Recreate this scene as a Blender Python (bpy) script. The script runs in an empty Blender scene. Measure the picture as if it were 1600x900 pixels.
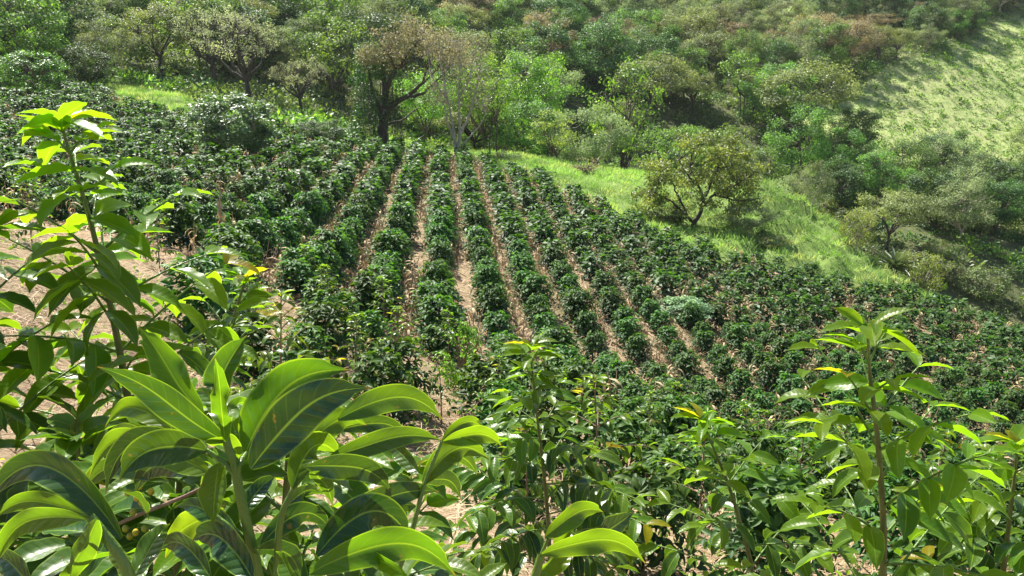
import bpy, math
import numpy as np
from math import radians as R

SC = bpy.context.scene
COL = SC.collection
# ------------------------------------------------------------------ camera
F = 1256.0; TH = R(12)
cam = bpy.data.cameras.new('camera'); cam_o = bpy.data.objects.new('camera', cam); COL.objects.link(cam_o)
cam.sensor_width = 36; cam.lens = 36*F/1600; cam.clip_start = 0.05; cam.clip_end = 2000
cam_o.rotation_euler = (R(90)-TH, 0, 0)
SC.camera = cam_o
# ------------------------------------------------------------------ light
SUN_AZ, SUN_EL = R(-30), R(55)          # azimuth from +Y towards +X
w = bpy.data.worlds.new('World'); SC.world = w; w.use_nodes = True
nt = w.node_tree; bg = nt.nodes['Background']
sky = nt.nodes.new('ShaderNodeTexSky'); sky.sky_type = 'NISHITA'; sky.sun_disc = False
sky.sun_elevation = SUN_EL; sky.sun_rotation = SUN_AZ
nt.links.new(sky.outputs[0], bg.inputs[0]); bg.inputs[1].default_value = 0.07
sun = bpy.data.lights.new('sun', 'SUN'); sun.energy = 5.0; sun.angle = R(0.5); sun.color = (1, .95, .86)
sun_o = bpy.data.objects.new('sun', sun); COL.objects.link(sun_o)
sun_o.rotation_euler = (R(90)-SUN_EL, 0, R(180)-SUN_AZ)
SC.view_settings.view_transform = 'Standard'; SC.view_settings.look = 'None'
SC.view_settings.gamma = 1; SC.view_settings.exposure = 1.38
SC.cycles.max_bounces = 6; SC.cycles.transmission_bounces = 3; SC.cycles.diffuse_bounces = 3; SC.cycles.glossy_bounces = 2
SC.cycles.volume_bounces = 0; SC.cycles.sample_clamp_indirect = 6; SC.cycles.use_denoising = True; SC.cycles.denoiser = 'OPENIMAGEDENOISE'
SC.render.use_persistent_data = False

# ------------------------------------------------------------------ terrain function
def ray(px, py, Y):
    cx = (px-800)/F; cy = (450-py)/F
    d = np.array([cx, math.cos(TH)+cy*math.sin(TH), -math.sin(TH)+cy*math.cos(TH)])
    return d*(Y/d[1])
CP=[(30,400,10),(250,440,12),(0,900,3.3),(400,900,3.6),(700,600,14),(720,740,8.5),(1000,800,8),(1250,870,7.4),(1560,880,7.4),
(350,405,19),(540,480,18),(600,350,31),(620,245,55),(800,490,24),(800,350,37),(790,275,50),(900,330,43),(1000,490,28),(1000,385,39),
(1100,560,25.5),(1100,400,41),(1100,650,20.5),(1300,460,40),(1300,560,30),(1300,700,20),(1500,500,42),(1500,620,28),(1590,530,40),(1590,700,22),
(0,135,70),(200,150,70),(0,240,42),(200,240,44),(200,320,28),(0,330,24),(400,310,32),(400,240,48),(600,235,59),(-300,150,60),(-300,300,24),
(800,240,66),(980,270,63),(900,285,54),(1000,320,51),(1080,352,50),(1200,290,58),(1200,380,46),(1300,355,54),(1395,440,47),(700,240,64),(560,205,72),
(300,152,76),(200,135,80),
# gully
(800,270,84),(900,330,86),(1000,360,86),(1100,380,84),(1300,470,72),(1450,560,62),(1600,580,60),(1900,600,60),
(640,225,85),
# far side
(1200,300,100),(1400,330,92),(1500,400,78),(1600,440,76),(1300,215,112),(1400,235,112),(1600,250,118),(1270,172,124),(1480,100,150),(1600,45,185),(1600,150,145),
(900,150,118),(900,40,165),(900,-80,220),(1200,100,150),(1200,0,190),(1200,-120,250),(1500,-60,230),(700,130,112),(700,0,160),(700,-100,210),
(500,150,90),(500,60,125),(500,-60,180),(300,100,95),(300,0,130),(0,95,88),(0,0,125),(0,-120,180),(-300,90,90),(-300,-100,160),(1900,0,200),(1900,250,115),(2100,480,70)]
W=[(0,0,-1.75),(0,-4,-1.3),(-4,0,-1.3),(4,0,-2.5),(-10,-8,0.5),(10,-8,-3.5),(0,-20,-.5),(0,-60,3),(60,-40,-12),(-60,-40,12),(60,0,-14),(-60,10,4),(-150,80,12),(-150,0,15)]
P=np.array([ray(*c) for c in CP]+[np.array(w,float) for w in W])
def fit(P,lam=0.02):
    xy=P[:,:2]/50; n=len(P)
    r=np.linalg.norm(xy[:,None]-xy[None],axis=2)
    K=np.where(r>0,r*r*np.log(r+1e-9),0)+lam*1e-3*np.eye(n)
    A=np.zeros((n+3,n+3)); A[:n,:n]=K; A[:n,n]=1; A[:n,n+1:]=xy; A[n,:n]=1; A[n+1:,:n]=xy.T
    return np.linalg.solve(A,np.r_[P[:,2],0,0,0]),xy
SOL,XY=fit(P,1.0)
def hz(x,y):
    x=np.asarray(x,float);y=np.asarray(y,float);s=x.shape
    q=np.stack([x.ravel(),y.ravel()],1)/50
    out=np.empty(len(q))
    for i in range(0,len(q),20000):
        a=q[i:i+20000]; r2=((a[:,None]-XY[None])**2).sum(2)
        out[i:i+20000]=(0.5*r2*np.log(r2+1e-12))@SOL[:-3]+SOL[-3]+a@SOL[-2:]
    return out.reshape(s)
def proj(x,y,z):
    d=y*math.cos(TH)-z*math.sin(TH); u=y*math.sin(TH)+z*math.cos(TH)
    return 800+F*x/d, 450-F*u/d, d

def nz(v):
    return v/np.maximum(np.linalg.norm(v, axis=-1, keepdims=True), 1e-9)
def vnoise(x, y, seed=0):
    xi = np.floor(x).astype(np.int64); yi = np.floor(y).astype(np.int64); fx = x-xi; fy = y-yi
    def h(a, b):
        n = (a*374761393 + b*668265263 + seed*1274126177) & 0x7fffffff
        n = ((n ^ (n >> 13))*1274126177) & 0x7fffffff
        return ((n ^ (n >> 16)) & 0xffff)/65535.0
    fx = fx*fx*(3-2*fx); fy = fy*fy*(3-2*fy)
    return (h(xi, yi)*(1-fx)+h(xi+1, yi)*fx)*(1-fy)+(h(xi, yi+1)*(1-fx)+h(xi+1, yi+1)*fx)*fy
def interp(x, pts):
    a = np.array(pts, float); return np.interp(x, a[:, 0], a[:, 1])
FAR = [(-400,72),(0,72),(170,70),(195,64),(330,61),(500,61),(600,60),(700,57),(790,52),(830,50),(900,46.5),(980,44),(1100,41),(1200,42),(1300,41.5),(1450,43),(1600,43),(2100,42)]
NEAR = [(-400,17),(0,17.5),(250,18),(330,16.5),(600,16),(800,16),(1000,15.5),(1150,13.5),(1300,11.5),(1600,10.5),(2100,10.5)]
GRASS = [(-400,0),(170,0),(185,84),(250,81),(315,76),(325,0),(440,0),(500,0),(560,70),(640,74),(760,74),(800,70),(980,67),(1080,62),(1200,64),(1300,57),(1400,50),(1470,46),(1500,0)]
def pxof(x, y):
    return 800+F*x/np.maximum(y, 1)*1.01
def zones(x, y):
    """field, grass, clearing masks on the ground (world positions)"""
    x = np.asarray(x, float); y = np.asarray(y, float)
    p = pxof(x, y) + (vnoise(x*.5, y*.5, 3)-.5)*18
    j = (vnoise(x*.35, y*.35, 5)-.5)*2.0
    far = interp(p, FAR); near = interp(p, NEAR); gr = interp(p, GRASS)
    field = (y < far+j*.6) & (y > -100)
    rows = (y < far+j*.3) & (y > near+j)
    grass = (~field) & (y < gr+j*2)
    z = hz(x, np.maximum(y, 1)); u, v, d = proj(x, np.maximum(y, 1), z)
    up = interp(u, [(1230,168),(1290,150),(1400,104),(1480,72),(1600,8),(1800,-90),(2100,-150)])
    lo = interp(u, [(1230,178),(1275,200),(1330,228),(1400,285),(1450,272),(1520,256),(1600,256),(2100,256)])
    n = (vnoise(x*.12, y*.12, 9)-.5)*30
    clear = (y > 92) & (u > 1235) & (v > up+n*.5) & (v < lo+n*.5)
    # a few thin grassy openings high on the far slope
    op = (y > 150) & (u > 1180) & (u < 1420) & (vnoise(x*.05, y*.05, 21) > .62)
    return rows, field, grass, clear | op
def ground(x, y):
    x = np.asarray(x, float); y = np.asarray(y, float)
    z = hz(x, y)
    r, f, g, c = zones(x, y)
    hum = (vnoise(x*.9+.3*y, y*1.6, 11)-.5)*.6 + (vnoise(x*2.1, y*3.1, 12)-.5)*.22
    edge = np.clip((pxof(x, y)-1050)/150, 0, 1)*1.7+.2
    z = z + np.where(g, hum*edge, 0) + np.where(c, hum*1.2, 0)
    z = z + np.where(f, (vnoise(x*1.3, y*1.3, 13)-.5)*.12*np.clip((y-1)/4, 0, 1), 0)
    return z
def gz(x, y): return float(ground(np.array([x]), np.array([y]))[0])
def at(px, py, Y): return ray(px, py, Y)
def on(px, Y):
    x = (px-800)/F*Y
    for _ in range(3):
        z = gz(x, Y); d = Y*math.cos(TH)-z*math.sin(TH); x = (px-800)/F*d
    return np.array([x, Y, gz(x, Y)])

# ------------------------------------------------------------------ mesh batches (quads only)
class Bat:
    def __init__(s): s.v = []; s.q = []; s.a = []; s.n = 0
    def add(s, v, q, a=None):
        v = np.asarray(v, np.float32); s.v.append(v); s.q.append(np.asarray(q, np.int64)+s.n)
        s.a.append(np.zeros((len(v), 3), np.float32) if a is None else np.asarray(a, np.float32)); s.n += len(v)
        return s
    def tube(s, pts, rad, k=6, tint=.5):
        pts = np.asarray(pts, float); n = len(pts); rad = np.broadcast_to(np.asarray(rad, float), (n,))
        t = nz(np.gradient(pts, axis=0)); ref = np.array([0., 0, 1]) if abs(t[:, 2]).mean() < .8 else np.array([1., 0, 0])
        a = nz(np.cross(t, ref)); b = np.cross(t, a)
        ph = np.linspace(0, 2*np.pi, k, endpoint=False)
        ring = pts[:, None]+rad[:, None, None]*(a[:, None]*np.cos(ph)[None, :, None]+b[:, None]*np.sin(ph)[None, :, None])
        v = ring.reshape(-1, 3); i = np.arange(n-1)[:, None]*k+np.arange(k)[None]; j = np.arange(n-1)[:, None]*k+(np.arange(k)[None]+1) % k
        q = np.stack([i, j, j+k, i+k], -1).reshape(-1, 4)
        at_ = np.zeros((len(v), 3)); at_[:, 2] = tint
        return s.add(v, q, at_)
    def leaves(s, T, pos, d, n, size, tint, wid=1.0):
        """scatter a leaf template: d = along the leaf, n = face normal hint"""
        V, uv, Q = T; m = len(pos)
        if m == 0: return s
        d = nz(d); sd = nz(np.cross(n, d)); nn = np.cross(d, sd)
        size = np.broadcast_to(np.asarray(size, float), (m,)); tint = np.broadcast_to(np.asarray(tint, float), (m,))
        v = (V[None, :, 0:1]*d[:, None]+V[None, :, 1:2]*wid*sd[:, None]+V[None, :, 2:3]*nn[:, None])*size[:, None, None]+pos[:, None]
        q = Q[None]+(np.arange(m)*len(V))[:, None, None]
        a = np.zeros((m, len(V), 3)); a[:, :, :2] = uv[None]; a[:, :, 2] = tint[:, None]
        return s.add(v.reshape(-1, 3), q.reshape(-1, 4), a.reshape(-1, 3))
    def merge(s, o, M=None, rot=0., sc=1., loc=(0, 0, 0)):
        c, t = math.cos(rot), math.sin(rot); m = np.array([[c, -t, 0], [t, c, 0], [0, 0, 1]])*sc
        for v, q, a in [o.packed()]: s.add(v@m.T+np.asarray(loc), q, a)
        return s
    def packed(s):
        if len(s.v) > 1: s.v = [np.concatenate(s.v)]; s.q = [np.concatenate(s.q)]; s.a = [np.concatenate(s.a)]
        return s.v[0], s.q[0], s.a[0]
    def mesh(s, name, mat, smooth=True):
        v, q, a = s.packed(); me = bpy.data.meshes.new(name)
        me.vertices.add(len(v)); me.vertices.foreach_set('co', v.astype(np.float32).ravel())
        me.loops.add(len(q)*4); me.loops.foreach_set('vertex_index', q.astype(np.int32).ravel())
        me.polygons.add(len(q)); me.polygons.foreach_set('loop_start', (np.arange(len(q))*4).astype(np.int32))
        me.polygons.foreach_set('use_smooth', np.full(len(q), smooth))
        at_ = me.attributes.new('la', 'FLOAT_VECTOR', 'POINT'); at_.data.foreach_set('vector', a.astype(np.float32).ravel())
        me.update(calc_edges=True); me.materials.append(mat)
        return me
    def obj(s, name, mat, parent=None, smooth=True):
        o = bpy.data.objects.new(name, s.mesh(name, mat, smooth)); COL.objects.link(o); o.parent = parent
        return o
def tag(o, label=None, cat=None, group=None, kind=None):
    if label: o['label'] = label
    if cat: o['category'] = cat
    if group: o['group'] = group
    if kind: o['kind'] = kind
    return o
def empty(name, loc, rz=0., s=1.):
    o = bpy.data.objects.new(name, None); COL.objects.link(o); o.location = loc; o.rotation_euler = (0, 0, rz); o.scale = (s, s, s)
    o.empty_display_size = .3
    return o
def dup(o, loc, rz, s):
    c = o.copy(); COL.objects.link(c); c.location = loc; c.rotation_euler = (0, 0, rz); c.scale = s if hasattr(s, '__len__') else (s, s, s)
    for ch in o.children:
        d = ch.copy(); COL.objects.link(d); d.parent = c
        for g in ch.children:
            e = g.copy(); COL.objects.link(e); e.parent = d
    return c

# ------------------------------------------------------------------ leaf templates
def leaf_t(nL=3, nW=2, W=.4, droop=.3, fold=.25, wave=0.0, seed=0, acum=True):
    t = np.linspace(0, 1, nL+1); s = np.linspace(-1, 1, nW+1)
    w = np.sin(np.pi*np.clip(t, 0, 1)**.85)**.8*W/2
    if acum and nL > 4: w = w*np.where(t > .86, 1-.45*np.sin((t-.86)/.14*np.pi), 1)
    w[0] = .012; w[-1] = .004
    ang = droop*t*1.6
    dx = np.cos(ang); dz = -np.sin(ang); x = np.r_[0, np.cumsum((dx[1:]+dx[:-1])/2*np.diff(t))]; z = np.r_[0, np.cumsum((dz[1:]+dz[:-1])/2*np.diff(t))]
    r = np.random.RandomState(seed)
    V = []; UV = []
    for i in range(nL+1):
        for k in s:
            wv = wave*w[i]*k*k*math.sin(t[i]*20+k*2+r.rand()*.6)
            V.append((x[i]-math.sin(ang[i])*0, w[i]*k, z[i]+fold*abs(k)*w[i]*2*.5*2+wv)); UV.append((k, t[i]))
    Q = [(i*(nW+1)+j, (i+1)*(nW+1)+j, (i+1)*(nW+1)+j+1, i*(nW+1)+j+1) for i in range(nL) for j in range(nW)]
    return np.array(V), np.array(UV), np.array(Q)
T_TREE = (np.array([(0, 0, 0), (.5, -.3, .07), (1, 0, -.06), (.5, .3, .07)]), np.array([(0, 0), (-1, .5), (0, 1), (1, .5)]), np.array([(0, 1, 2, 3)]))
T_BLADE = (np.array([(0, -.04, 0), (.55, -.035, .12), (1, 0, .02), (0, .04, 0), (.55, .035, .12), (1, .004, .02)]), np.array([(-1, 0), (-1, .5), (-1, 1), (1, 0), (1, .5), (1, 1)]), np.array([(0, 1, 4, 3), (1, 2, 5, 4)]))
T_BUSH = leaf_t(2, 2, .46, .45, .3)
T_BUSH_LO = (np.array([(0, 0, 0), (.5, -.24, .05), (1, 0, -.12), (.5, .24, .05)]), np.array([(0, 0), (-1, .5), (0, 1), (1, .5)]), np.array([(0, 1, 2, 3)]))
T_MID = [leaf_t(4, 2, .4, dr, .28, .1, i) for i, dr in enumerate((.25, .55, .9))]
T_NEAR = [leaf_t(12, 4, .40, dr, .22, .09, i) for i, dr in enumerate((.25, .4, .6, .85))]

# ------------------------------------------------------------------ materials
def mat_new(name):
    m = bpy.data.materials.new(name); m.use_nodes = True; m.node_tree.nodes.clear(); return m, m.node_tree
def N(nt, t, **k):
    n = nt.nodes.new(t)
    for a, b in k.items(): setattr(n, a, b)
    return n
def sock(nt, s, v):
    if hasattr(v, 'is_output'): nt.links.new(v, s)
    else: s.default_value = v
def math_(nt, op, a, b=None, c=None, clamp=False):
    n = N(nt, 'ShaderNodeMath', operation=op, use_clamp=clamp); sock(nt, n.inputs[0], a)
    if b is not None: sock(nt, n.inputs[1], b)
    if c is not None: sock(nt, n.inputs[2], c)
    return n.outputs[0]
def mixc(nt, f, a, b):
    n = N(nt, 'ShaderNodeMix', data_type='RGBA'); sock(nt, n.inputs[0], f)
    for s, v in ((n.inputs[6], a), (n.inputs[7], b)): sock(nt, s, v if hasattr(v, 'is_output') else (*v, 1))
    return n.outputs[2]
def noise(nt, scale, detail=3, vec=None, rough=.6):
    n = N(nt, 'ShaderNodeTexNoise'); n.inputs['Scale'].default_value = scale; n.inputs['Detail'].default_value = detail; n.inputs['Roughness'].default_value = rough
    if vec is not None: nt.links.new(vec, n.inputs['Vector'])
    return n.outputs[0]
def ramp(nt, f, a, b):
    n = N(nt, 'ShaderNodeMapRange'); sock(nt, n.inputs[0], f); n.inputs[1].default_value = a; n.inputs[2].default_value = b; return n.outputs[0]
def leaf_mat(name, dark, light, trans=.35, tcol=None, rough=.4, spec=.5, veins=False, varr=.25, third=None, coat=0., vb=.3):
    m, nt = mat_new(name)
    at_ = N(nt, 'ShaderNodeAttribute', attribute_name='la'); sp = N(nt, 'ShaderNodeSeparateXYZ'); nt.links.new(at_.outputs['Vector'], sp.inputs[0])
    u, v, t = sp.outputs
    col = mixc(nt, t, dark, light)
    if third: col = mixc(nt, ramp(nt, t, .88, .98), col, third)
    oi = N(nt, 'ShaderNodeObjectInfo')
    hs = N(nt, 'ShaderNodeHueSaturation'); nt.links.new(col, hs.inputs['Color'])
    sock(nt, hs.inputs['Value'], math_(nt, 'MULTIPLY_ADD', oi.outputs['Random'], varr*2, 1-varr))
    sock(nt, hs.inputs['Hue'], math_(nt, 'MULTIPLY_ADD', oi.outputs['Random'], .03, .485))
    col = hs.outputs[0]
    bump = None
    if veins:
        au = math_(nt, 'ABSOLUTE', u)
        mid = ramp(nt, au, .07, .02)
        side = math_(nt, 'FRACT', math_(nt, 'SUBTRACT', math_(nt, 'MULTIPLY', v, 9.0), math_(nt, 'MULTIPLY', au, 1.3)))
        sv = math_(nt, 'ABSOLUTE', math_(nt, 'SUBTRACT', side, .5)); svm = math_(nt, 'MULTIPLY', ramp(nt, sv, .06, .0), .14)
        rim_glow = ramp(nt, au, .88, .97)  # lime leaf margin, with the glow of backlit edges painted into the colour
        tc = N(nt, 'ShaderNodeTexCoord'); sp1 = noise(nt, 45, 3, tc.outputs['Object'])
        col = mixc(nt, math_(nt, 'MULTIPLY', ramp(nt, sp1, .35, .75), .35), col, tuple(c*.55 for c in light))
        col = mixc(nt, math_(nt, 'MULTIPLY', ramp(nt, noise(nt, 90, 2, tc.outputs['Object']), .70, .76), .7), col, (.22, .13, .04))
        col = mixc(nt, math_(nt, 'MAXIMUM', math_(nt, 'MULTIPLY', mid, .8), math_(nt, 'MAXIMUM', svm, math_(nt, 'MULTIPLY', rim_glow, .75))), col, (.2, .32, .04))
        col = mixc(nt, math_(nt, 'MULTIPLY', ramp(nt, v, .955, .985), .7), col, (.20, .11, .04))
        h = math_(nt, 'MULTIPLY_ADD', math_(nt, 'ABSOLUTE', math_(nt, 'SINE', math_(nt, 'MULTIPLY', math_(nt, 'SUBTRACT', math_(nt, 'MULTIPLY', v, 9.0), math_(nt, 'MULTIPLY', au, 1.3)), math.pi))), .5, math_(nt, 'MULTIPLY', mid, -.5))
        vo = N(nt, 'ShaderNodeTexVoronoi'); vo.inputs['Scale'].default_value = 160; nt.links.new(tc.outputs['Object'], vo.inputs['Vector'])
        drop = math_(nt, 'MULTIPLY', ramp(nt, vo.outputs['Distance'], .3, .12), ramp(nt, noise(nt, 30, 1, tc.outputs['Object']), .52, .56))
        b = N(nt, 'ShaderNodeBump'); b.inputs['Strength'].default_value = vb; b.inputs['Distance'].default_value = .004
        sock(nt, b.inputs['Height'], math_(nt, 'ADD', h, math_(nt, 'MULTIPLY', drop, .5))); bump = b.outputs[0]
    geo = N(nt, 'ShaderNodeNewGeometry')
    under = mixc(nt, .45, col, tuple(min(1, c*1.3+.02) for c in light))
    colf = mixc(nt, math_(nt, 'MULTIPLY', geo.outputs['Backfacing'], .55), col, under)
    p = N(nt, 'ShaderNodeBsdfPrincipled'); nt.links.new(colf, p.inputs['Base Color'])
    sock(nt, p.inputs['Roughness'], math_(nt, 'MULTIPLY_ADD', geo.outputs['Backfacing'], .25, rough)); p.inputs['Specular IOR Level'].default_value = spec
    p.inputs['Coat Weight'].default_value = coat; p.inputs['Coat Roughness'].default_value = .18
    tr = N(nt, 'ShaderNodeBsdfTranslucent')
    tc_ = N(nt, 'ShaderNodeMix', data_type='RGBA', blend_type='MULTIPLY'); tc_.inputs[0].default_value = 1
    tcol = tcol or (2.2, 2.4, .8)
    nt.links.new(col, tc_.inputs[6]); tc_.inputs[7].default_value = (*tcol, 1); nt.links.new(tc_.outputs[2], tr.inputs[0])
    if bump: nt.links.new(bump, p.inputs['Normal'])
    mx = N(nt, 'ShaderNodeMixShader'); sock(nt, mx.inputs[0], math_(nt, 'MULTIPLY', trans, math_(nt, 'MULTIPLY_ADD', t, .95, .3)))
    nt.links.new(p.outputs[0], mx.inputs[1]); nt.links.new(tr.outputs[0], mx.inputs[2])
    o = N(nt, 'ShaderNodeOutputMaterial'); nt.links.new(mx.outputs[0], o.inputs[0])
    return m
def bark_mat(name, a, b, scale=12, rough=.85):
    m, nt = mat_new(name); tc = N(nt, 'ShaderNodeTexCoord'); mp = N(nt, 'ShaderNodeMapping'); mp.inputs['Scale'].default_value = (1, 1, .25); nt.links.new(tc.outputs['Object'], mp.inputs[0])
    n = noise(nt, scale, 5, mp.outputs[0]); p = N(nt, 'ShaderNodeBsdfPrincipled'); nt.links.new(mixc(nt, ramp(nt, n, .35, .65), a, b), p.inputs[0]); p.inputs['Roughness'].default_value = rough
    bp = N(nt, 'ShaderNodeBump'); bp.inputs['Strength'].default_value = .6; bp.inputs['Distance'].default_value = .02; nt.links.new(n, bp.inputs['Height']); nt.links.new(bp.outputs[0], p.inputs['Normal'])
    o = N(nt, 'ShaderNodeOutputMaterial'); nt.links.new(p.outputs[0], o.inputs[0]); return m

M = {}
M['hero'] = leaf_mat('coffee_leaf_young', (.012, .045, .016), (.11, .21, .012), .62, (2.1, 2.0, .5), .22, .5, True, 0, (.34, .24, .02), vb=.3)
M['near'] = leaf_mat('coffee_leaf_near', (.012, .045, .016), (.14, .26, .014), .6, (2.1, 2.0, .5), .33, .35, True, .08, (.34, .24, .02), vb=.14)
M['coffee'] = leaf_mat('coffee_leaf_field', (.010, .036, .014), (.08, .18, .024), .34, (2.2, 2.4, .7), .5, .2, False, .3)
M['leafy'] = leaf_mat('coffee_leaf_small', (.014, .05, .014), (.11, .22, .02), .42, (2.2, 2.2, .6), .5, .2, False, .3)
M['dark'] = leaf_mat('leaf_dark', (.022, .06, .02), (.13, .235, .06), .22, None, .5, .32)
M['mid'] = leaf_mat('leaf_mid', (.035, .085, .022), (.20, .34, .075), .3, None, .52, .3)
M['lime'] = leaf_mat('leaf_lime', (.055, .13, .018), (.21, .33, .05), .36, None, .45, .4)
M['olive'] = leaf_mat('leaf_olive', (.06, .09, .028), (.31, .36, .125), .28, (2, 2, 1), .5, .4)
M['grey'] = leaf_mat('leaf_grey_green', (.055, .095, .03), (.34, .41, .19), .28, (1.9, 2, 1.1), .58, .25)
M['rust'] = leaf_mat('leaf_rust', (.10, .11, .045), (.42, .33, .20), .28, (1.7, 1.6, 1), .55, .3)
M['yellow'] = leaf_mat('leaf_yellow_green', (.09, .14, .03), (.31, .37, .075), .36, (2, 2, .7), .5, .3)
M['silver'] = leaf_mat('leaf_silver', (.025, .08, .03), (.24, .37, .16), .2, None, .42, .5)
M['ball'] = leaf_mat('leaf_fresh', (.03, .09, .015), (.16, .31, .035), .3, None, .4, .5)
M['olive_pale'] = leaf_mat('leaf_golden_olive', (.09, .14, .035), (.31, .39, .12), .36, (2, 2, .8), .5, .4)
M['tan'] = leaf_mat('leaf_tan', (.12, .18, .06), (.45, .40, .26), .32, (1.7, 1.6, 1), .55, .3)
M['pale'] = leaf_mat('leaf_pale', (.15, .18, .09), (.43, .47, .28), .4, (1.8, 1.8, 1.1), .55, .3)
M['grass'] = leaf_mat('grass_blade', (.13, .22, .06), (.31, .43, .15), .42, (1.6, 2.1, .8), .6, .3, third=(.42, .38, .20))
M['scrub'] = leaf_mat('scrub_leaf', (.05, .09, .03), (.17, .22, .07), .28, None, .5, .4)
M['vine'] = leaf_mat('vine_leaf', (.02, .06, .018), (.07, .15, .03), .32, None, .42, .5)
M['straw'] = leaf_mat('dry_leaf', (.24, .155, .085), (.54, .41, .25), .15, (1.2, 1.1, .9), .7, .25)
M['agave'] = leaf_mat('agave_leaf', (.12, .17, .10), (.22, .28, .17), .1, None, .45, .4)
M['bark'] = bark_mat('bark_brown', (.07, .05, .035), (.18, .135, .10))
M['bark_dark'] = bark_mat('bark_dark', (.035, .028, .022), (.10, .08, .06))
M['bark_pale'] = bark_mat('bark_pale', (.24, .20, .16), (.46, .40, .33))
M['stem'] = bark_mat('coffee_stem', (.09, .10, .025), (.17, .17, .05), 40, .45)
M['stem_green'] = bark_mat('green_shoot', (.08, .15, .02), (.14, .23, .035), 40, .4)
M['stem_brown'] = bark_mat('woody_stem', (.14, .08, .05), (.26, .17, .11), 40, .7)
M['stalk'] = bark_mat('dry_stalk', (.26, .16, .10), (.5, .36, .24), 30, .8)
m, nt = mat_new('cherry_skin'); p = N(nt, 'ShaderNodeBsdfPrincipled'); oi = N(nt, 'ShaderNodeObjectInfo')
nt.links.new(mixc(nt, oi.outputs['Random'], (.16, .26, .03), (.55, .36, .02)), p.inputs[0]); p.inputs['Roughness'].default_value = .3
nt.links.new(p.outputs[0], N(nt, 'ShaderNodeOutputMaterial').inputs[0]); M['cherry'] = m

def terrain_mat():
    m, nt = mat_new('hillside_ground')
    tc = N(nt, 'ShaderNodeTexCoord'); P_ = tc.outputs['Object']
    at_ = N(nt, 'ShaderNodeAttribute', attribute_name='la'); sp = N(nt, 'ShaderNodeSeparateXYZ'); nt.links.new(at_.outputs['Vector'], sp.inputs[0])
    fld, grs, clr = sp.outputs
    n1 = noise(nt, 1.1, 6, P_, .65); n2 = noise(nt, 14, 5, P_, .75); n3 = noise(nt, .25, 3, P_)
    mp = N(nt, 'ShaderNodeMapping'); mp.inputs['Rotation'].default_value = (0, 0, .6); mp.inputs['Scale'].default_value = (3, 40, 10); nt.links.new(P_, mp.inputs[0])
    fib = noise(nt, 2.2, 4, mp.outputs[0], .7)
    straw = mixc(nt, ramp(nt, n2, .3, .7), (.18, .125, .07), (.48, .36, .215))
    straw = mixc(nt, ramp(nt, fib, .45, .7), straw, (.50, .40, .26))
    straw = mixc(nt, math_(nt, 'MULTIPLY', ramp(nt, n1, .5, .68), .8), straw, (.15, .092, .06))
    straw = mixc(nt, math_(nt, 'MULTIPLY', ramp(nt, n3, .52, .7), .5), straw, (.13, .16, .05))
    floor = mixc(nt, ramp(nt, n1, .35, .65), (.05, .07, .025), (.13, .14, .06))
    gr = mixc(nt, ramp(nt, n1, .3, .7), (.11, .18, .04), (.24, .34, .09))
    gr = mixc(nt, math_(nt, 'MULTIPLY', ramp(nt, n2, .5, .75), .4), gr, (.07, .12, .02))
    cl = mixc(nt, ramp(nt, n1, .35, .65), (.22, .28, .09), (.42, .46, .18)); cl = mixc(nt, math_(nt, 'MULTIPLY', ramp(nt, n3, .5, .7), .5), cl, (.30, .27, .15))
    c = mixc(nt, fld, floor, straw); c = mixc(nt, grs, c, gr); c = mixc(nt, clr, c, cl)
    p = N(nt, 'ShaderNodeBsdfPrincipled'); nt.links.new(c, p.inputs[0]); p.inputs['Roughness'].default_value = .92; p.inputs['Specular IOR Level'].default_value = .15
    b = N(nt, 'ShaderNodeBump'); b.inputs['Strength'].default_value = .8; b.inputs['Distance'].default_value = .06
    nt.links.new(math_(nt, 'ADD', n2, fib), b.inputs['Height']); nt.links.new(b.outputs[0], p.inputs['Normal'])
    nt.links.new(p.outputs[0], N(nt, 'ShaderNodeOutputMaterial').inputs[0]); return m
M['ground'] = terrain_mat()

# ------------------------------------------------------------------ terrain mesh
def lines(parts):
    out = []
    for a, b, s in parts: out.append(np.arange(a, b, s))
    return np.concatenate(out+[[parts[-1][1]]])
gx = lines([(-260, -80, 6), (-80, -40, 1.2), (-40, 50, .42), (50, 90, 1.2), (90, 300, 6)])
gy = lines([(-80, 0, 4), (0, 12, .3), (12, 82, .45), (82, 150, 1.6), (150, 360, 5)])
X_, Y_ = np.meshgrid(gx, gy); Z_ = ground(X_, Y_)
rr, ff, gg, cc = zones(X_, Y_)
nx, ny = len(gx), len(gy); idx = np.arange(nx*ny).reshape(ny, nx)
b = Bat(); b.add(np.stack([X_, Y_, Z_], -1).reshape(-1, 3), np.stack([idx[:-1, :-1], idx[:-1, 1:], idx[1:, 1:], idx[1:, :-1]], -1).reshape(-1, 4),
                 np.stack([ff, gg, cc], -1).reshape(-1, 3).astype(float))
tag(b.obj('hillside_ground', M['ground']), kind='structure')

rng = np.random.RandomState(7)
def rand_dir(r, n): return nz(r.normal(size=(n, 3)))

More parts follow.
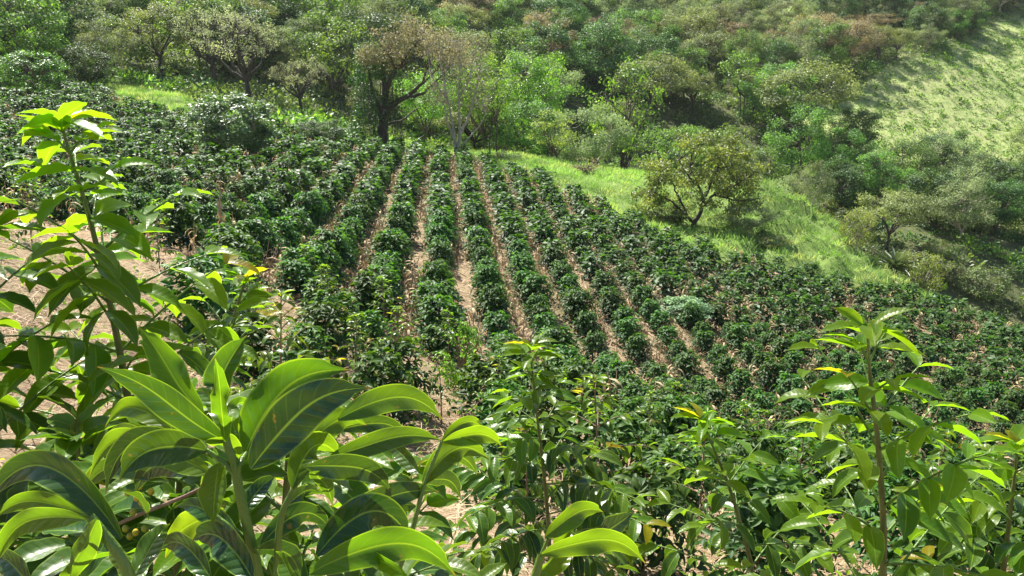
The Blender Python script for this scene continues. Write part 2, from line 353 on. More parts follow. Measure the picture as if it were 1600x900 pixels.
# ------------------------------------------------------------------ coffee bushes of the field
def bush_bat(seed, nb, per, T, leaf, hh=1.15, rr=.62):
    r = np.random.RandomState(seed); B = Bat(); pos = []; d = []; n = []; tint = []
    for i in range(nb):
        f = (i+.5)/nb; az = i*2.4+r.rand()*.8; z0 = hh*(.12+.78*f); L = rr*(1.0-.62*f**2.2)*r.uniform(.8, 1.12)
        h = np.array([math.cos(az), math.sin(az), 0]); s = np.linspace(.3, 1, per); el = .15+.75*f; sag = .55-.15*f
        p = np.array([0, 0, z0*.82])+h*(L*s)[:, None]*math.cos(el*.8)+np.array([0, 0, 1])*(L*(s*math.sin(el)-sag*s*s)+.06)[:, None]
        p[:, 2] = np.maximum(p[:, 2], .08)
        for sd in (-1, 1):
            side = np.array([-h[1], h[0], 0])*sd
            dd = side*.75+h*.65+np.array([0, 0, -.35+.5*f])+r.normal(size=(per, 3))*.28
            pos.append(p+r.normal(size=(per, 3))*.02); d.append(dd); n.append(np.array([0, 0, .9])+h*(.9-.5*f)+r.normal(size=(per, 3))*.22)
            tint.append(np.clip(.0+.8*f**1.3*s**2+r.rand(per)*.2, 0, 1))  # higher, outer leaves lighter: sunlit tops over shaded sides put into the tint
    # erect young tips on the crown
    pos, d, n, tint = map(np.concatenate, (pos, d, n, tint))
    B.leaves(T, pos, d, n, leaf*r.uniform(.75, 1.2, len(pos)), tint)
    return B
bush_protos = []
for k in range(7):
    r0 = empty('coffee_bush', (0, 0, 0))
    B = bush_bat(100+k, 54, 6, T_BUSH, .155, 1.12, .6)
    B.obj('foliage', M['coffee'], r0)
    S = Bat(); S.tube([(0, 0, -.15), (.01, .01, .5), (0, 0, .98)], [.022, .016, .006], 5); S.obj('stem', M['stem_brown'], r0)
    bush_protos.append(r0)
bush_lo = [bush_bat(200+k, 32, 4, T_BUSH_LO, .23, 1.12, .6) for k in range(5)]

KEEP_OUT = []       # (x, y, radius) filled by shrubs standing in the field
for px, Y, rad in ((365, 45, 2.2), (505, 54, 1.3), (662, 47, .9), (1065, 30, 1.2), (350, 21, .5), (840, 52, 1.2), (55, 66, 2.3), (140, 74, 2)):
    q = on(px, Y); KEEP_OUT.append((q[0], q[1], rad))
SP, SL = 1.48, -.085
def row_x(k, y): return -2.4+SP/2+SP*k+SL*(y-35)
bx, by, bk = [], [], []
for k in range(-36, 30):
    y = np.arange(10, 74, 1.04)+rng.rand()*.9; y = y+rng.normal(size=len(y))*.1
    x = row_x(k, y)+rng.normal(size=len(y))*.06
    bx.append(x); by.append(y); bk.append(np.full(len(y), k))
bx, by, bk = map(np.concatenate, (bx, by, bk))
ok = zones(bx, by)[0]
for x, y, r_ in KEEP_OUT: ok &= (bx-x)**2+(by-y)**2 > r_*r_
ok &= rng.rand(len(bx)) > .04
ok &= (by > 10)
bx, by, bk = bx[ok], by[ok], bk[ok]; bz = ground(bx, by)
bu, bv, bd = proj(bx, by, bz)
inf = (bu > -10) & (bu < 1610) & (bv < 900)
order = np.argsort(np.where(inf, bd, 1e9)); mine = set(order[:300].tolist())
# row that leads to the vine-clad tree
vt = on(608, 62); K0 = int(round((vt[0]-(-2.4+SP/2)-SL*(vt[1]-35))/SP))
ORD = ['first','second','third','fourth','fifth','sixth','seventh','eighth','ninth','tenth','eleventh','twelfth','thirteenth','fourteenth','fifteenth','sixteenth','seventeenth','eighteenth','nineteenth','twentieth']
TENS = {2:'twenty', 3:'thirty', 4:'forty', 5:'fifty', 6:'sixty', 7:'seventy', 8:'eighty'}
def ordw(i):
    if i < 20: return ORD[i]
    n = i+1; t, u = divmod(n, 10)
    return TENS[t][:-1]+'ieth' if u == 0 else TENS[t]+'-'+ORD[u-1]
def row_name(k):
    d_ = k-K0
    if d_ == 0: return "the row under the vine-clad tree"
    return "the "+ordw(abs(d_)-1)+" row "+('left' if d_ < 0 else 'right')+" of the vine-clad tree"
far_b = Bat(); cnt = {}; used = [False]*len(bush_protos)
for i in np.argsort(by):
    s = rng.uniform(.7, 1.1)*(.55 if rng.rand() < .06 else 1); rot = rng.rand()*6.28; s *= float(np.interp(bx[i]/by[i], [-.5, -.3, .05, .25], [1.04, 1.12, 1.11, 1.0]))
    if i in mine:
        k = int(bk[i]); c = cnt.get(k, 0); cnt[k] = c+1; j = rng.randint(len(bush_protos)); o = bush_protos[j]; loc = (bx[i], by[i], bz[i])
        sc = (s, s, s*rng.uniform(.9, 1.15))
        if used[j]: o = dup(o, loc, rot, sc)
        else: used[j] = True; o.location = loc; o.rotation_euler = (0, 0, rot); o.scale = sc
        tag(o, "coffee bush, "+ordw(c)+" from the near end of "+row_name(k), 'coffee bush', 'coffee bushes planted in rows')
    else:
        if bu[i] < -160 or bu[i] > 1760: continue
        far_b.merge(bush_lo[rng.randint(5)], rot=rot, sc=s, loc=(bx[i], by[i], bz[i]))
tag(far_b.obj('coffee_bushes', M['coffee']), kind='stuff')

# ------------------------------------------------------------------ dry maize stalks and straw between the rows
def stalk_bat(seed, h=.8):
    r = np.random.RandomState(seed); B = Bat(); lean = r.normal(size=2)*.14
    for q in range(2+r.randint(2)):
        o = r.normal(size=2)*.07; l2 = lean+r.normal(size=2)*.2; hh = h*r.uniform(.5, 1)
        B.tube([(o[0], o[1], -.05), (o[0]+l2[0]*.4*hh, o[1]+l2[1]*.4*hh, hh*.5), (o[0]+l2[0]*hh, o[1]+l2[1]*hh, hh)], [.014, .012, .008], 4, r.rand())
        m = 5; z = r.uniform(.25, .95, m)*hh; az = r.rand(m)*6.28
        B.leaves(leaf_t(3, 1, .13, 1.2, .1), np.stack([o[0]+l2[0]*z, o[1]+l2[1]*z, z], 1), np.stack([np.cos(az), np.sin(az), r.uniform(-.6, .5, m)], 1), np.tile([0, 0, 1.], (m, 1))+r.normal(size=(m, 3))*.3, r.uniform(.3, .55, m), r.rand(m))
    return B
st_protos = [stalk_bat(40+k, (.75, .95, .6, 1.2)[k]) for k in range(4)]
st_mesh = [s.mesh('dry_maize_stalks', M['straw']) for s in st_protos]
sx, sy, sk = [], [], []
for k in range(-36, 30):
    y = np.arange(13, 66, .42)+rng.rand()*.4; y = y+rng.normal(size=len(y))*.15; keep = vnoise(y*.25+k*7.3, y*0+k, 31) > .28; y = y[keep]
    sx.append(row_x(k, y)+SP/2+rng.normal(size=len(y))*.13); sy.append(y); sk.append(np.full(len(y), k))
sx, sy, sk = map(np.concatenate, (sx, sy, sk)); ok = zones(sx, sy)[0] & (rng.rand(len(sx)) < .95)
sx, sy, sk = sx[ok], sy[ok], sk[ok]; sz = ground(sx, sy); su, sv, sd_ = proj(sx, sy, sz)
cand = [i for i in np.argsort(sd_) if 0 < su[i] < 1600 and sv[i] < 880]; smine = set(cand[:160]); sb = Bat(); scnt = {}
for i in np.argsort(sy):
    rot = rng.rand()*6.28; s = rng.uniform(.6, 1.1)
    if i in smine:
        k = int(sk[i]); c = scnt.get(k, 0); scnt[k] = c+1
        o = bpy.data.objects.new('dry_maize_stalks', st_mesh[rng.randint(4)]); COL.objects.link(o); o.location = (sx[i], sy[i], sz[i]); o.rotation_euler = (0, 0, rot); o.scale = (s, s, s)
        tag(o, "tuft of dry maize, "+ordw(c)+" up the gap beside "+row_name(k).replace('of the vine-clad tree', 'of vine-clad tree'), 'maize stalks', 'dry maize stalks between the rows')
    elif -160 < su[i] < 1760: sb.merge(st_protos[rng.randint(4)], rot=rot, sc=s*.9, loc=(sx[i], sy[i], sz[i]))
# the tall stalk standing alone on the left of the field
B = Bat(); r = np.random.RandomState(3)
B.tube([(0, 0, -.1), (.02, 0, .7), (-.02, 0, 1.3), (.03, 0, 1.62)], [.03, .03, .025, .01], 6, .5)
B.leaves(leaf_t(4, 1, .12, 1.7, .1), np.array([(0, 0, z) for z in np.linspace(.5, 1.25, 16)]), np.array([(math.cos(a*2.4), math.sin(a*2.4), -.3) for a in range(16)]), np.tile([0, 0, 1.], (16, 1)), r.uniform(.35, .6, 16), r.rand(16))
B.tube([(0, 0, 1.2), (-.03, .02, 1.38)], [.06, .045], 6, .6)
q = on(350, 19.5); o = B.obj('dry_maize_plant', M['straw']); o.location = q; tag(o, 'tall dry maize plant with hanging brown leaves standing alone left of the rows', 'maize plant')
tag(sb.obj('dry_maize_litter', M['straw']), kind='stuff')
# loose straw on the open ground
def strips(n, x, y, ln, up=.1):
    z = ground(x, y)+rng.uniform(.005, .07, n); az = rng.rand(n)*6.28
    return np.stack([x, y, z], 1), np.stack([np.cos(az), np.sin(az), rng.normal(size=n)*up], 1), np.tile([0, 0, 1.], (n, 1))+rng.normal(size=(n, 3))*.4, rng.uniform(*ln, n)
B = Bat(); n = 30000; y = 3+15*rng.rand(n)**.7; x = (rng.rand(n)*2-1)*.72*y
p_, d_, n_, s_ = strips(n, x, y, (.08, .35)); B.leaves(T_BLADE, p_, d_, n_, s_, rng.rand(n), .45)
n = 26000; y = 16+34*rng.rand(n)**.8; x = (rng.rand(n)*2-1)*.7*y; k_ = zones(x, y)[0]; x, y = x[k_], y[k_]; n = len(x)
p_, d_, n_, s_ = strips(n, x, y, (.2, .6), .3); B.leaves(T_BLADE, p_, d_, n_, s_, rng.rand(n), .8)
tag(B.obj('dry_straw', M['straw']), kind='stuff')

# ------------------------------------------------------------------ grass
def scatter(n, x0, x1, y0, y1, which, seed):
    r = np.random.RandomState(seed); x = r.uniform(x0, x1, n); y = r.uniform(y0, y1, n); k_ = zones(x, y)[which]; return x[k_], y[k_], r
B = Bat()
x, y, r = scatter(330000, -45, 32, 40, 92, 2, 5); cl_ = vnoise(x*1.3, y*1.3, 8); spur = pxof(x, y) > 1070; hm = vnoise(x*.9+.3*y, y*1.6, 11); cl_ = np.where(spur, np.clip((hm-.3)*2, 0.02, 1), cl_); k_ = r.rand(len(x)) < cl_*1.4; x, y = x[k_], y[k_]; n = len(x)
gt = np.clip(vnoise(x*.35, y*.35, 61)*.9-.15+r.rand(n)*.35, 0, .86); gt = np.where((vnoise(x*.8, y*.8, 62) > .6) & (r.rand(n) < .5), 1, gt)
B.leaves(T_BLADE, np.stack([x, y, ground(x, y)-.02], 1), np.stack([r.normal(size=n)*.5+.25, r.normal(size=n)*.5-.15, np.full(n, .8)], 1), r.normal(size=(n, 3)), r.uniform(.13, .3, n)*(1+cl_[k_])*np.where(spur[k_], .85, .9), gt, 1.0)
tag(B.obj('pasture_grass', M['grass']), kind='stuff')
B = Bat(); x, y, r = scatter(170000, 30, 190, 92, 230, 3, 6); n = len(x)
B.leaves(T_BLADE, np.stack([x, y, ground(x, y)-.02], 1), np.stack([r.normal(size=n)*.6, r.normal(size=n)*.6, np.full(n, .7)], 1), r.normal(size=(n, 3)), r.uniform(.2, .5, n), r.rand(n)*.45, 2.2)
tag(B.obj('far_pasture_grass', M['grass']), kind='stuff')

# ------------------------------------------------------------------ trees
def tree(seed, H, Rr, cb=.35, limbs=6, clumps=60, per=70, leaf=.26, cr=.9, tr=.18, lean=(0, 0), flat=1.0, hollow=.45, droop=0., low=.0, stems=1, tint0=.0, fork=None):
    r = np.random.RandomState(seed); W_ = Bat(); C_ = Bat()
    fork = H*cb*.75 if fork is None else fork; cz = H*(cb+(1-cb)*.45); hv = (H*(1-cb))*.55*flat
    ctr = np.array([lean[0], lean[1], cz])
    pts = []
    lob = rand_dir(r, 7); lob[:, 2] = abs(lob[:, 2])
    while len(pts) < clumps:
        d = rand_dir(r, 1)[0]
        if d[2] < -.55+low*-.4 and r.rand() < .8: continue
        rad = r.uniform(hollow, 1)**.6*(.78+.34*max(0, (lob@d).max()-.6)/.4)
        pts.append(ctr+d*rad*np.array([Rr, Rr, hv]))
    pts = np.array(pts); pts[:, 2] = np.clip(pts[:, 2], cr*.4, H)
    nodes = []
    for st in range(stems):
        o = r.normal(size=2)*(.0 if stems == 1 else Rr*.12); base = np.array([o[0], o[1], -.3])
        fk = np.array([o[0]+lean[0]*.45+r.normal()*.1*fork*.4, o[1]+lean[1]*.45, fork*r.uniform(.85, 1.15)])
        m_ = (base+fk)/2+np.array([r.normal()*.06*H*.3, r.normal()*.06*H*.3, 0])
        tr_ = tr/(stems**.5)
        W_.tube([base, base*[1, 1, 0]+[0, 0, .15], m_, fk], [tr_*1.5, tr_*1.15, tr_*.95, tr_*.8], 7)
        for k in range(limbs):
            tgt = pts[r.randint(len(pts))]; tgt = fk+(tgt-fk)*.8
            bend = r.normal(size=3)*.12*Rr+np.array([0, 0, .12*Rr]); s = np.linspace(0, 1, 8)[:, None]
            cv = fk*(1-s)**2+2*s*(1-s)*((fk+tgt)/2+bend)+tgt*s*s+r.normal(size=(8, 3))*.035*Rr*s
            rad = tr_*.62*(1-s[:, 0])**.8+.02; W_.tube(cv, rad, 5)
            nodes += [(cv[i], rad[i]) for i in range(2, 8)]
    nd = np.array([a for a, _ in nodes]); nr = np.array([a for _, a in nodes])
    for p in pts:
        dd = np.linalg.norm(nd-p, axis=1)+np.maximum(0, nd[:, 2]-p[2])*.8; i = dd.argmin(); q = nd[i]
        mid = (q+p)/2+r.normal(size=3)*.08*Rr+[0, 0, .05*Rr]; W_.tube([q, mid, p], [min(nr[i], .05*tr/.18)+.004, .022*tr/.18+.006, .008], 4)
        for _ in range(3):
            e = p+rand_dir(r, 1)[0]*cr*r.uniform(.5, 1.1)*[1, 1, .7]; W_.tube([mid*.3+p*.7, (p+e)/2+r.normal(size=3)*.05, e], [.014, .010, .005], 3)
    ct = r.rand(len(pts))
    for p, c in zip(pts, ct):
        m_ = int(per*r.uniform(.6, 1.3)); g = rand_dir(r, m_)*(r.rand(m_, 1)**.45)*cr*r.uniform(.75, 1.2)*[1, 1, .62]
        ps = p+g; out = nz(ps-ctr)
        n_ = out*.6+nz(g+1e-6)*.5+np.array([0, 0, .6])+r.normal(size=(m_, 3))*.42; d_ = r.normal(size=(m_, 3))*[1, 1, .5]+g*.5-[0, 0, droop]
        C_.leaves(T_TREE, ps, d_, n_, leaf*r.uniform(.6, 1.25, m_), np.clip(tint0+c*.55+r.rand(m_)*.45, 0, .99))
    return W_, C_
PROTO = {}
def make_kind(kind, name, leafm, barkm, n, cname='crown', tname='trunk', **kw):
    PROTO[kind] = []
    for k in range(n):
        W_, C_ = tree(kw.pop('seed0', 1000)+hash_(kind)+k*17, **kw)
        PROTO[kind].append(dict(name=name, t=(tname, W_.mesh(tname, M[barkm])), c=(cname, C_.mesh(cname, M[leafm], False)), H=kw['H'], R=kw['Rr'], bat=C_, mat=leafm, used=0))
def hash_(s): return sum(ord(c)*(i+3) for i, c in enumerate(s)) % 900
make_kind('spread', 'spreading_tree', 'olive', 'bark_dark', 3, H=8, Rr=5, cb=.32, clumps=58, per=170, leaf=.22, cr=1.0, tr=.2, flat=.9)
make_kind('dense', 'dense_tree', 'dark', 'bark', 3, H=8, Rr=4, cb=.12, clumps=70, per=180, leaf=.25, cr=1.05, tr=.18, low=1)
make_kind('mid', 'broadleaf_tree', 'mid', 'bark', 3, H=8, Rr=4, cb=.2, clumps=56, per=165, leaf=.25, cr=1.0, tr=.17, low=1)
make_kind('lime', 'pale_green_tree', 'lime', 'bark', 3, H=8, Rr=3.6, cb=.25, clumps=48, per=130, leaf=.23, cr=.92, tr=.14)
make_kind('grey', 'grey_green_tree', 'grey', 'bark_pale', 3, H=8, Rr=4.6, cb=.2, clumps=60, per=165, leaf=.22, cr=1.02, tr=.16, low=.5)
make_kind('rust', 'rusty_tree', 'rust', 'bark', 2, H=8, Rr=4.8, cb=.25, clumps=54, per=150, leaf=.22, cr=.95, tr=.17, flat=.85)
make_kind('sparse', 'sparse_tree', 'pale', 'bark_dark', 2, H=8, Rr=4, cb=.3, clumps=95, per=48, leaf=.15, cr=.6, tr=.26, limbs=8, flat=.85)
make_kind('thin', 'slender_tree', 'lime', 'bark_dark', 2, H=8, Rr=3, cb=.4, clumps=42, per=42, leaf=.22, cr=.7, tr=.09, limbs=5, stems=2)
make_kind('yellow', 'yellow_green_tree', 'yellow', 'bark', 1, H=5.5, Rr=2, cb=.15, clumps=50, per=55, leaf=.17, cr=.5, tr=.08, low=1, stems=2)
make_kind('shrub', 'shrub', 'scrub', 'bark', 3, H=3, Rr=2.1, cb=.05, clumps=60, per=60, leaf=.17, cr=.5, tr=.05, stems=3, low=1)
make_kind('yshrub', 'yellow_green_shrub', 'yellow', 'bark_pale', 2, H=3.4, Rr=2.3, cb=.05, clumps=60, per=55, leaf=.16, cr=.5, tr=.05, stems=3, low=1)
make_kind('silver', 'silvery_shrub', 'silver', 'bark_pale', 1, H=3.4, Rr=1.8, cb=.04, clumps=90, per=110, leaf=.17, cr=.42, tr=.05, stems=3, low=1)
make_kind('ball', 'round_shrub', 'ball', 'bark', 1, H=3, Rr=2, cb=.02, clumps=120, per=70, leaf=.13, cr=.36, tr=.06, stems=2, low=1, hollow=.8)
make_kind('limeb', 'bright_shrub', 'lime', 'stem_brown', 1, H=1.5, Rr=.8, cb=.02, clumps=36, per=45, leaf=.12, cr=.25, tr=.03, stems=2, low=1)
trees = []          # records for spacing and labels
def put(kind, px, Y, top, width=None, label=None, cat='tree', var=None, pos=None, h=None, group=None, rec=True):
    if pos is None: q = on(px, Y)
    else: q = np.array([pos[0], pos[1], gz(pos[0], pos[1])])
    if h is None: h = at(px, top, q[1])[2]-q[2]
    P_ = PROTO[kind]; pr = P_[(rng.randint(len(P_)) if var is None else var)]
    rot = rng.rand()*6.28; s = h/pr['H']; sw = s if width is None else width/F*q[1]/(2*pr['R'])
    o = empty(pr['name'], q-np.array([0, 0, .1]), rot); o.scale = (sw, sw, s)
    for nm, me in (pr['t'], pr['c']):
        c = bpy.data.objects.new(nm, me); COL.objects.link(c); c.parent = o
    tag(o, label, cat, group); trees.append((q[0], q[1], sw*pr['R']))
    return o
# --- trees and shrubs placed one by one
put('ball', 55, 66, 80, 104, 'round bright-topped dark green shrub at the upper left edge of the coffee', 'shrub')
put('dense', 138, 75, 68, 84, 'small bluish-green tree standing right of the round dark shrub', 'tree', 1)
put('grey', 95, 92, -30, 150, 'tall grey-green tree rising behind the round dark shrub', 'tree', 0)
put('lime', 178, 90, 20, 90, 'sunlit yellow-green tree behind the small bluish-green tree', 'tree', 0)
put('thin', 250, 96, 15, 90, 'bright green slender tree above the left strip of grass', 'tree', 0)
put('mid', 215, 99, 55, 90, 'low broad-leaved tree just left of the slender tree above the grass strip', 'tree', 1)
put('sparse', 335, 86, -8, 110, 'left one of two pale sparse trees with crooked bare limbs', 'tree', 0)
put('sparse', 385, 79, 0, 130, 'right one of two pale sparse trees with crooked bare limbs', 'tree', 1)
put('sparse', 470, 80, 78, 90, 'small grey half-bare tree right of the two pale sparse trees', 'tree', 0)
put('thin', 535, 84, 30, 100, 'dark-trunked thin tree left of the vine-clad tree', 'tree', 1)
put('dense', 575, 96, 5, 120, 'dark dense tree rising behind the vine-clad tree', 'tree', 0)
put('rust', 850, 124, 12, 105, 'tall brownish round-crowned tree above the yellow-topped trees', 'tree', 0)
put('lime', 825, 80, 78, 110, 'bright lime tree behind the small yellow-green tree on the knoll', 'tree', 1)
put('yellow', 866, 65, 165, 72, 'small yellow-green tree standing on the crest of the grassy knoll', 'tree')
put('thin', 770, 63, 95, 110, 'thin light green tree just right of the bare multi-stemmed tree', 'tree', 0)
put('lime', 665, 70, 110, 95, 'light green tree filling the gap behind the vine-clad tree', 'tree', 2)
put('lime', 755, 74, 70, 100, 'tall lime tree behind the bare multi-stemmed tree', 'tree', 0)
put('thin', 975, 84, 85, 120, 'slender tree with layered green crown behind the knoll crest', 'tree', 1)
put('mid', 1160, 128, 42, 62, 'bright green round tree alone among brown crowns on far slope', 'tree', 0)
put('rust', 1345, 165, 18, 100, 'rust-topped umbrella tree above the far clearing', 'tree', 1)
put('rust', 1130, 150, 30, 90, 'brownish flat-topped tree left of the bright round far tree', 'tree', 0)
put('mid', 1245, 100, 165, 100, 'green tree at the ravine edge just beyond the grassy spur', 'tree', 2)
put('silver', 366, 45, 146, 140, 'big silvery-topped dense shrub among the upper left coffee rows', 'shrub')
put('dense', 505, 54, 180, 74, 'smaller dark shrub between the silvery shrub and the vine-clad tree', 'shrub')
put('limeb', 662, 46, 279, 46, 'bright lime shrub growing in a coffee row below the vine-clad tree', 'shrub')
put('limeb', 842, 51, 262, 56, 'bright green shrub at the lower edge of the grassy knoll', 'shrub')
put('limeb', 725, 13.5, 495, 75, 'light green bushy weed on the near edge of the rows', 'shrub')
put('silver', 1066, 29, 462, 92, 'feathery pale green shrub standing among the lower coffee rows', 'shrub')
put('grey', 1166, 47, 318, 90, 'small pale-stemmed tree with thin crown right of the crooked olive tree', 'tree', 1)
put('yshrub', 1205, 45, 365, 60, 'low golden-green shrub at the foot of the grassy spur', 'shrub', 0)
put('shrub', 790, 61, 235, 60, 'dark shrub at the left end of the grassy knoll', 'shrub', 0)
put('shrub', 560, 68, 195, 60, 'shrub left of the vine-clad trunk at the top of the rows', 'shrub', 1)
put('shrub', 1046, 48.5, 318, 62, 'dark low shrub under the left side of the crooked olive tree', 'shrub', 0)
put('shrub', 1128, 46, 366, 52, 'low shrub at the coffee edge below the crooked olive tree', 'shrub', 2)
put('grey', 1262, 58, 252, 70, 'small loose grey-green tree on the crest of the grassy spur', 'tree', 2)
put('yshrub', 1338, 51, 322, 60, 'yellow-green shrub on the right shoulder of the grassy spur', 'shrub', 1)
put('yshrub', 1440, 49, 385, 90, 'spreading golden shrub just right of the agave', 'shrub', 0)
# dead bush on the knoll
W_, C_ = tree(77, 1.0, 1.1, .05, 6, 26, 30, .1, .3, .03, stems=3, low=1)
o = empty('dry_bush', on(915, 58)); W_.obj('trunk', M['bark_dark'], o); C_.obj('crown', M['rust'], o); tag(o, 'small dry brown bush on the grassy knoll', 'bush')

# --- vine-clad tree: dark trunk, heavy limbs reaching right, vines hanging on the left
def limb(B, pts, r0, r1, k=8):
    pts = np.array(pts, float); n = 14; s = np.linspace(0, len(pts)-1, n); P_ = np.stack([np.interp(s, range(len(pts)), pts[:, i]) for i in range(3)], 1)
    P_[1:-1] = (P_[:-2]+2*P_[1:-1]+P_[2:])/4; P_ += rng.normal(size=P_.shape)*.03; B.tube(P_, np.linspace(r0, r1, n), k); return P_
q0 = on(603, 62); S_ = 62/F    # metres per pixel at that distance
def L(px, py, dy=0.): return ((px-603)*S_, dy, (240-py)*S_)
o = empty('vine_clad_tree', q0); B = Bat(); ends = []
limb(B, [L(600, 248), L(598, 215), L(602, 185, .3)], .45, .32)
for pts, r0 in (([(602,188,.3),(605,150,.3),(620,125,0),(650,90,-.4),(665,72,-.4)], .3), ([(600,200,0),(615,175,-.6),(640,165,-1),(665,145,-1.2),(690,120,-1)], .3), ([(604,160,.3),(600,120,.8),(590,90,1),(600,70,1)], .2),
                ([(600,190,0),(585,160,.5),(578,120,.6),(570,105,.5)], .2), ([(640,165,-1),(665,160,-1.4),(700,128,-1.6)], .16), ([(620,125,0),(640,110,.9),(680,95,1.6)], .14), ([(602,205,0),(625,200,1),(650,180,2)], .14),
                ([(620,125,0),(615,95,-.5),(625,75,-1)], .12), ([(665,145,-1.2),(672,115,-.6),(690,90,-.2)], .1)):
    e = limb(B, [L(*p) for p in pts], r0, .035, 6); ends.append(e[5:])
ends = np.concatenate(ends); tips = Bat(); vines = Bat(); r = np.random.RandomState(5)
for i in range(125):
    # rusty crown clumps along an umbrella between px 575..735, py 55..120
    a = r.uniform(0, math.pi); px = 655-82*math.cos(a)*r.uniform(.4, 1); py = 122-64*math.sin(a)*r.uniform(.35, 1.05); dy = r.uniform(-3, 3)
    p = np.array(L(px, py, dy)); e = ends[np.linalg.norm(ends-p, axis=1).argmin()]; B.tube([e, (e+p)/2+r.normal(size=3)*.15, p], [.035, .022, .008], 4)
    m_ = 80; g = rand_dir(r, m_)*(r.rand(m_, 1)**.5)*[.75, .75, .5]; tips.leaves(T_TREE, p+g, r.normal(size=(m_, 3)), r.normal(size=(m_, 3))*.5+[0, 0, .8], .19*r.uniform(.6, 1.2, m_), np.clip(r.rand(m_)*.5+r.rand()*.5, 0, .99))
for i in range(130):
    # green vine mass on the left side and hanging strands
    px = r.uniform(556, 632); top = 80+abs(px-585)*.9; py = r.uniform(top, 222 if px < 612 else 200); p = np.array(L(px, py, r.uniform(-1.3, 1.2)))
    m_ = 70 if px < 600 else 30; g = rand_dir(r, m_)*(r.rand(m_, 1)**.5)*[.45, .5, .6]; vines.leaves(T_TREE, p+g, r.normal(size=(m_, 3))*[1, 1, .6]-[0, 0, .8], r.normal(size=(m_, 3))*.7+[0, -.3, .5], .16*r.uniform(.6, 1.2, m_), np.clip(r.rand(m_)*.6+(225-py)/400*r.rand(), 0, .99))
for i in range(46):
    px = r.uniform(568, 640); y0 = r.uniform(140, 190); dy = r.uniform(-1.4, .4); B.tube([L(px, y0, dy), L(px+r.normal()*3, (y0+238)/2, dy*.9), L(px+r.normal()*5, 236, dy*.7)], .02, 3)
B.obj('trunk', M['bark_dark'], o); tips.obj('crown', M['tan'], o, False); vines.obj('vines', M['vine'], o, False)
tag(o, 'big leaning tree draped in dark vines, reddish crown, above the coffee rows', 'tree'); trees.append((q0[0], q0[1], 3))
# --- bare multi-stemmed tree
q0 = on(714, 58); S_ = 58/F
def L(px, py, dy=0.): return ((px-714)*S_, dy, (268-py)*S_)
o = empty('bare_tree', q0); B = Bat(); C_ = Bat(); r = np.random.RandomState(8); ends = []
for pts, r0 in (([(714,272,0),(712,245,0),(708,215,.2),(700,180,.4),(690,120,.5)], .13), ([(714,260,0),(720,230,0),(718,180,-.3),(722,120,-.3),(715,95,0)], .12), ([(714,258,0),(730,240,-.4),(745,225,-.8),(760,200,-1)], .08),
                ([(712,245,0),(705,225,-.6),(695,190,-.9),(702,130,-.8)], .08), ([(718,235,0),(735,200,.6),(748,150,.8),(752,110,.5)], .09), ([(718,180,-.3),(735,150,-.5),(742,115,-.6)], .06), ([(700,180,.4),(680,150,0),(672,115,0)], .06)):
    ends.append(limb(B, [L(*p) for p in pts], r0*1.1, .03, 5)[4:])
ends = np.concatenate(ends)
for i in range(150):
    p = np.array(L(r.uniform(672, 768), r.uniform(88, 190), r.uniform(-2, 2))); e = ends[(np.linalg.norm(ends-p, axis=1)+np.maximum(0, ends[:, 2]-p[2])*2).argmin()]
    B.tube([e, (e+p)/2+r.normal(size=3)*.12, p], [.025, .016, .006], 4)
    for _ in range(2): B.tube([p*.6+e*.4, p+r.normal(size=3)*[.25, .25, .2]+[0, 0, .25]], [.01, .005], 3)
    m_ = r.randint(14, 34); g = rand_dir(r, m_)*.4; C_.leaves(T_TREE, p+g, r.normal(size=(m_, 3)), r.normal(size=(m_, 3))+[0, 0, .6], .13*r.uniform(.6, 1.2, m_), r.rand(m_)*.9)
B.obj('trunk', M['bark_pale'], o); C_.obj('crown', M['tan'], o, False)
tag(o, 'tall nearly bare tree with several thin pale stems right of vine-clad tree', 'tree'); trees.append((q0[0], q0[1], 2))
# --- crooked olive tree on the slope
q0 = on(1082, 49); S_ = 49/F
def L(px, py, dy=0.): return ((px-1082)*S_, dy, (352-py)*S_)
o = empty('crooked_tree', q0); B = Bat(); C_ = Bat(); r = np.random.RandomState(9); ends = []
for pts, r0 in (([(1082,360,0),(1084,345,0),(1096,325,0),(1098,305,.1),(1088,285,.3),(1075,255,.4)], .19), ([(1097,315,0),(1110,298,-.5),(1130,290,-.8),(1155,272,-1)], .11), ([(1098,305,0),(1115,275,.5),(1125,240,.8)], .09),
                ([(1088,350,0),(1065,325,-.4),(1040,305,-.8),(1010,290,-1)], .09), ([(1070,330,-.4),(1055,295,.3),(1040,260,.6)], .08), ([(1082,352,0),(1060,345,.5),(1030,335,1)], .06), ([(1088,285,.3),(1070,270,-.6),(1050,245,-1)], .07), ([(1110,298,-.5),(1140,305,-1.4),(1165,300,-2)], .06)):
    ends.append(limb(B, [L(*p) for p in pts], r0, .03, 6)[4:])
ends = np.concatenate(ends)
for i in range(170):
    a = r.uniform(0, 6.28); rr_ = r.rand()**.5; px = 1083+104*math.cos(a)*rr_; py = 278-76*math.sin(a)*rr_+ (28 if px < 1045 else 0)
    if py > 312 and 1062 < px < 1130: continue
    p = np.array(L(px, py, r.uniform(-2.4, 2.4)*(1-.5*rr_))); e = ends[np.linalg.norm(ends-p, axis=1).argmin()]; B.tube([e, (e+p)/2+r.normal(size=3)*.12, p], [.03, .018, .007], 4)
    m_ = 75; g = rand_dir(r, m_)*(r.rand(m_, 1)**.5)*[.55, .55, .36]; C_.leaves(T_TREE, p+g, r.normal(size=(m_, 3)), r.normal(size=(m_, 3))*.5+[0, 0, .8], .21*r.uniform(.6, 1.2, m_), np.clip(r.rand(m_)*.5+r.rand()*.5, 0, .99))
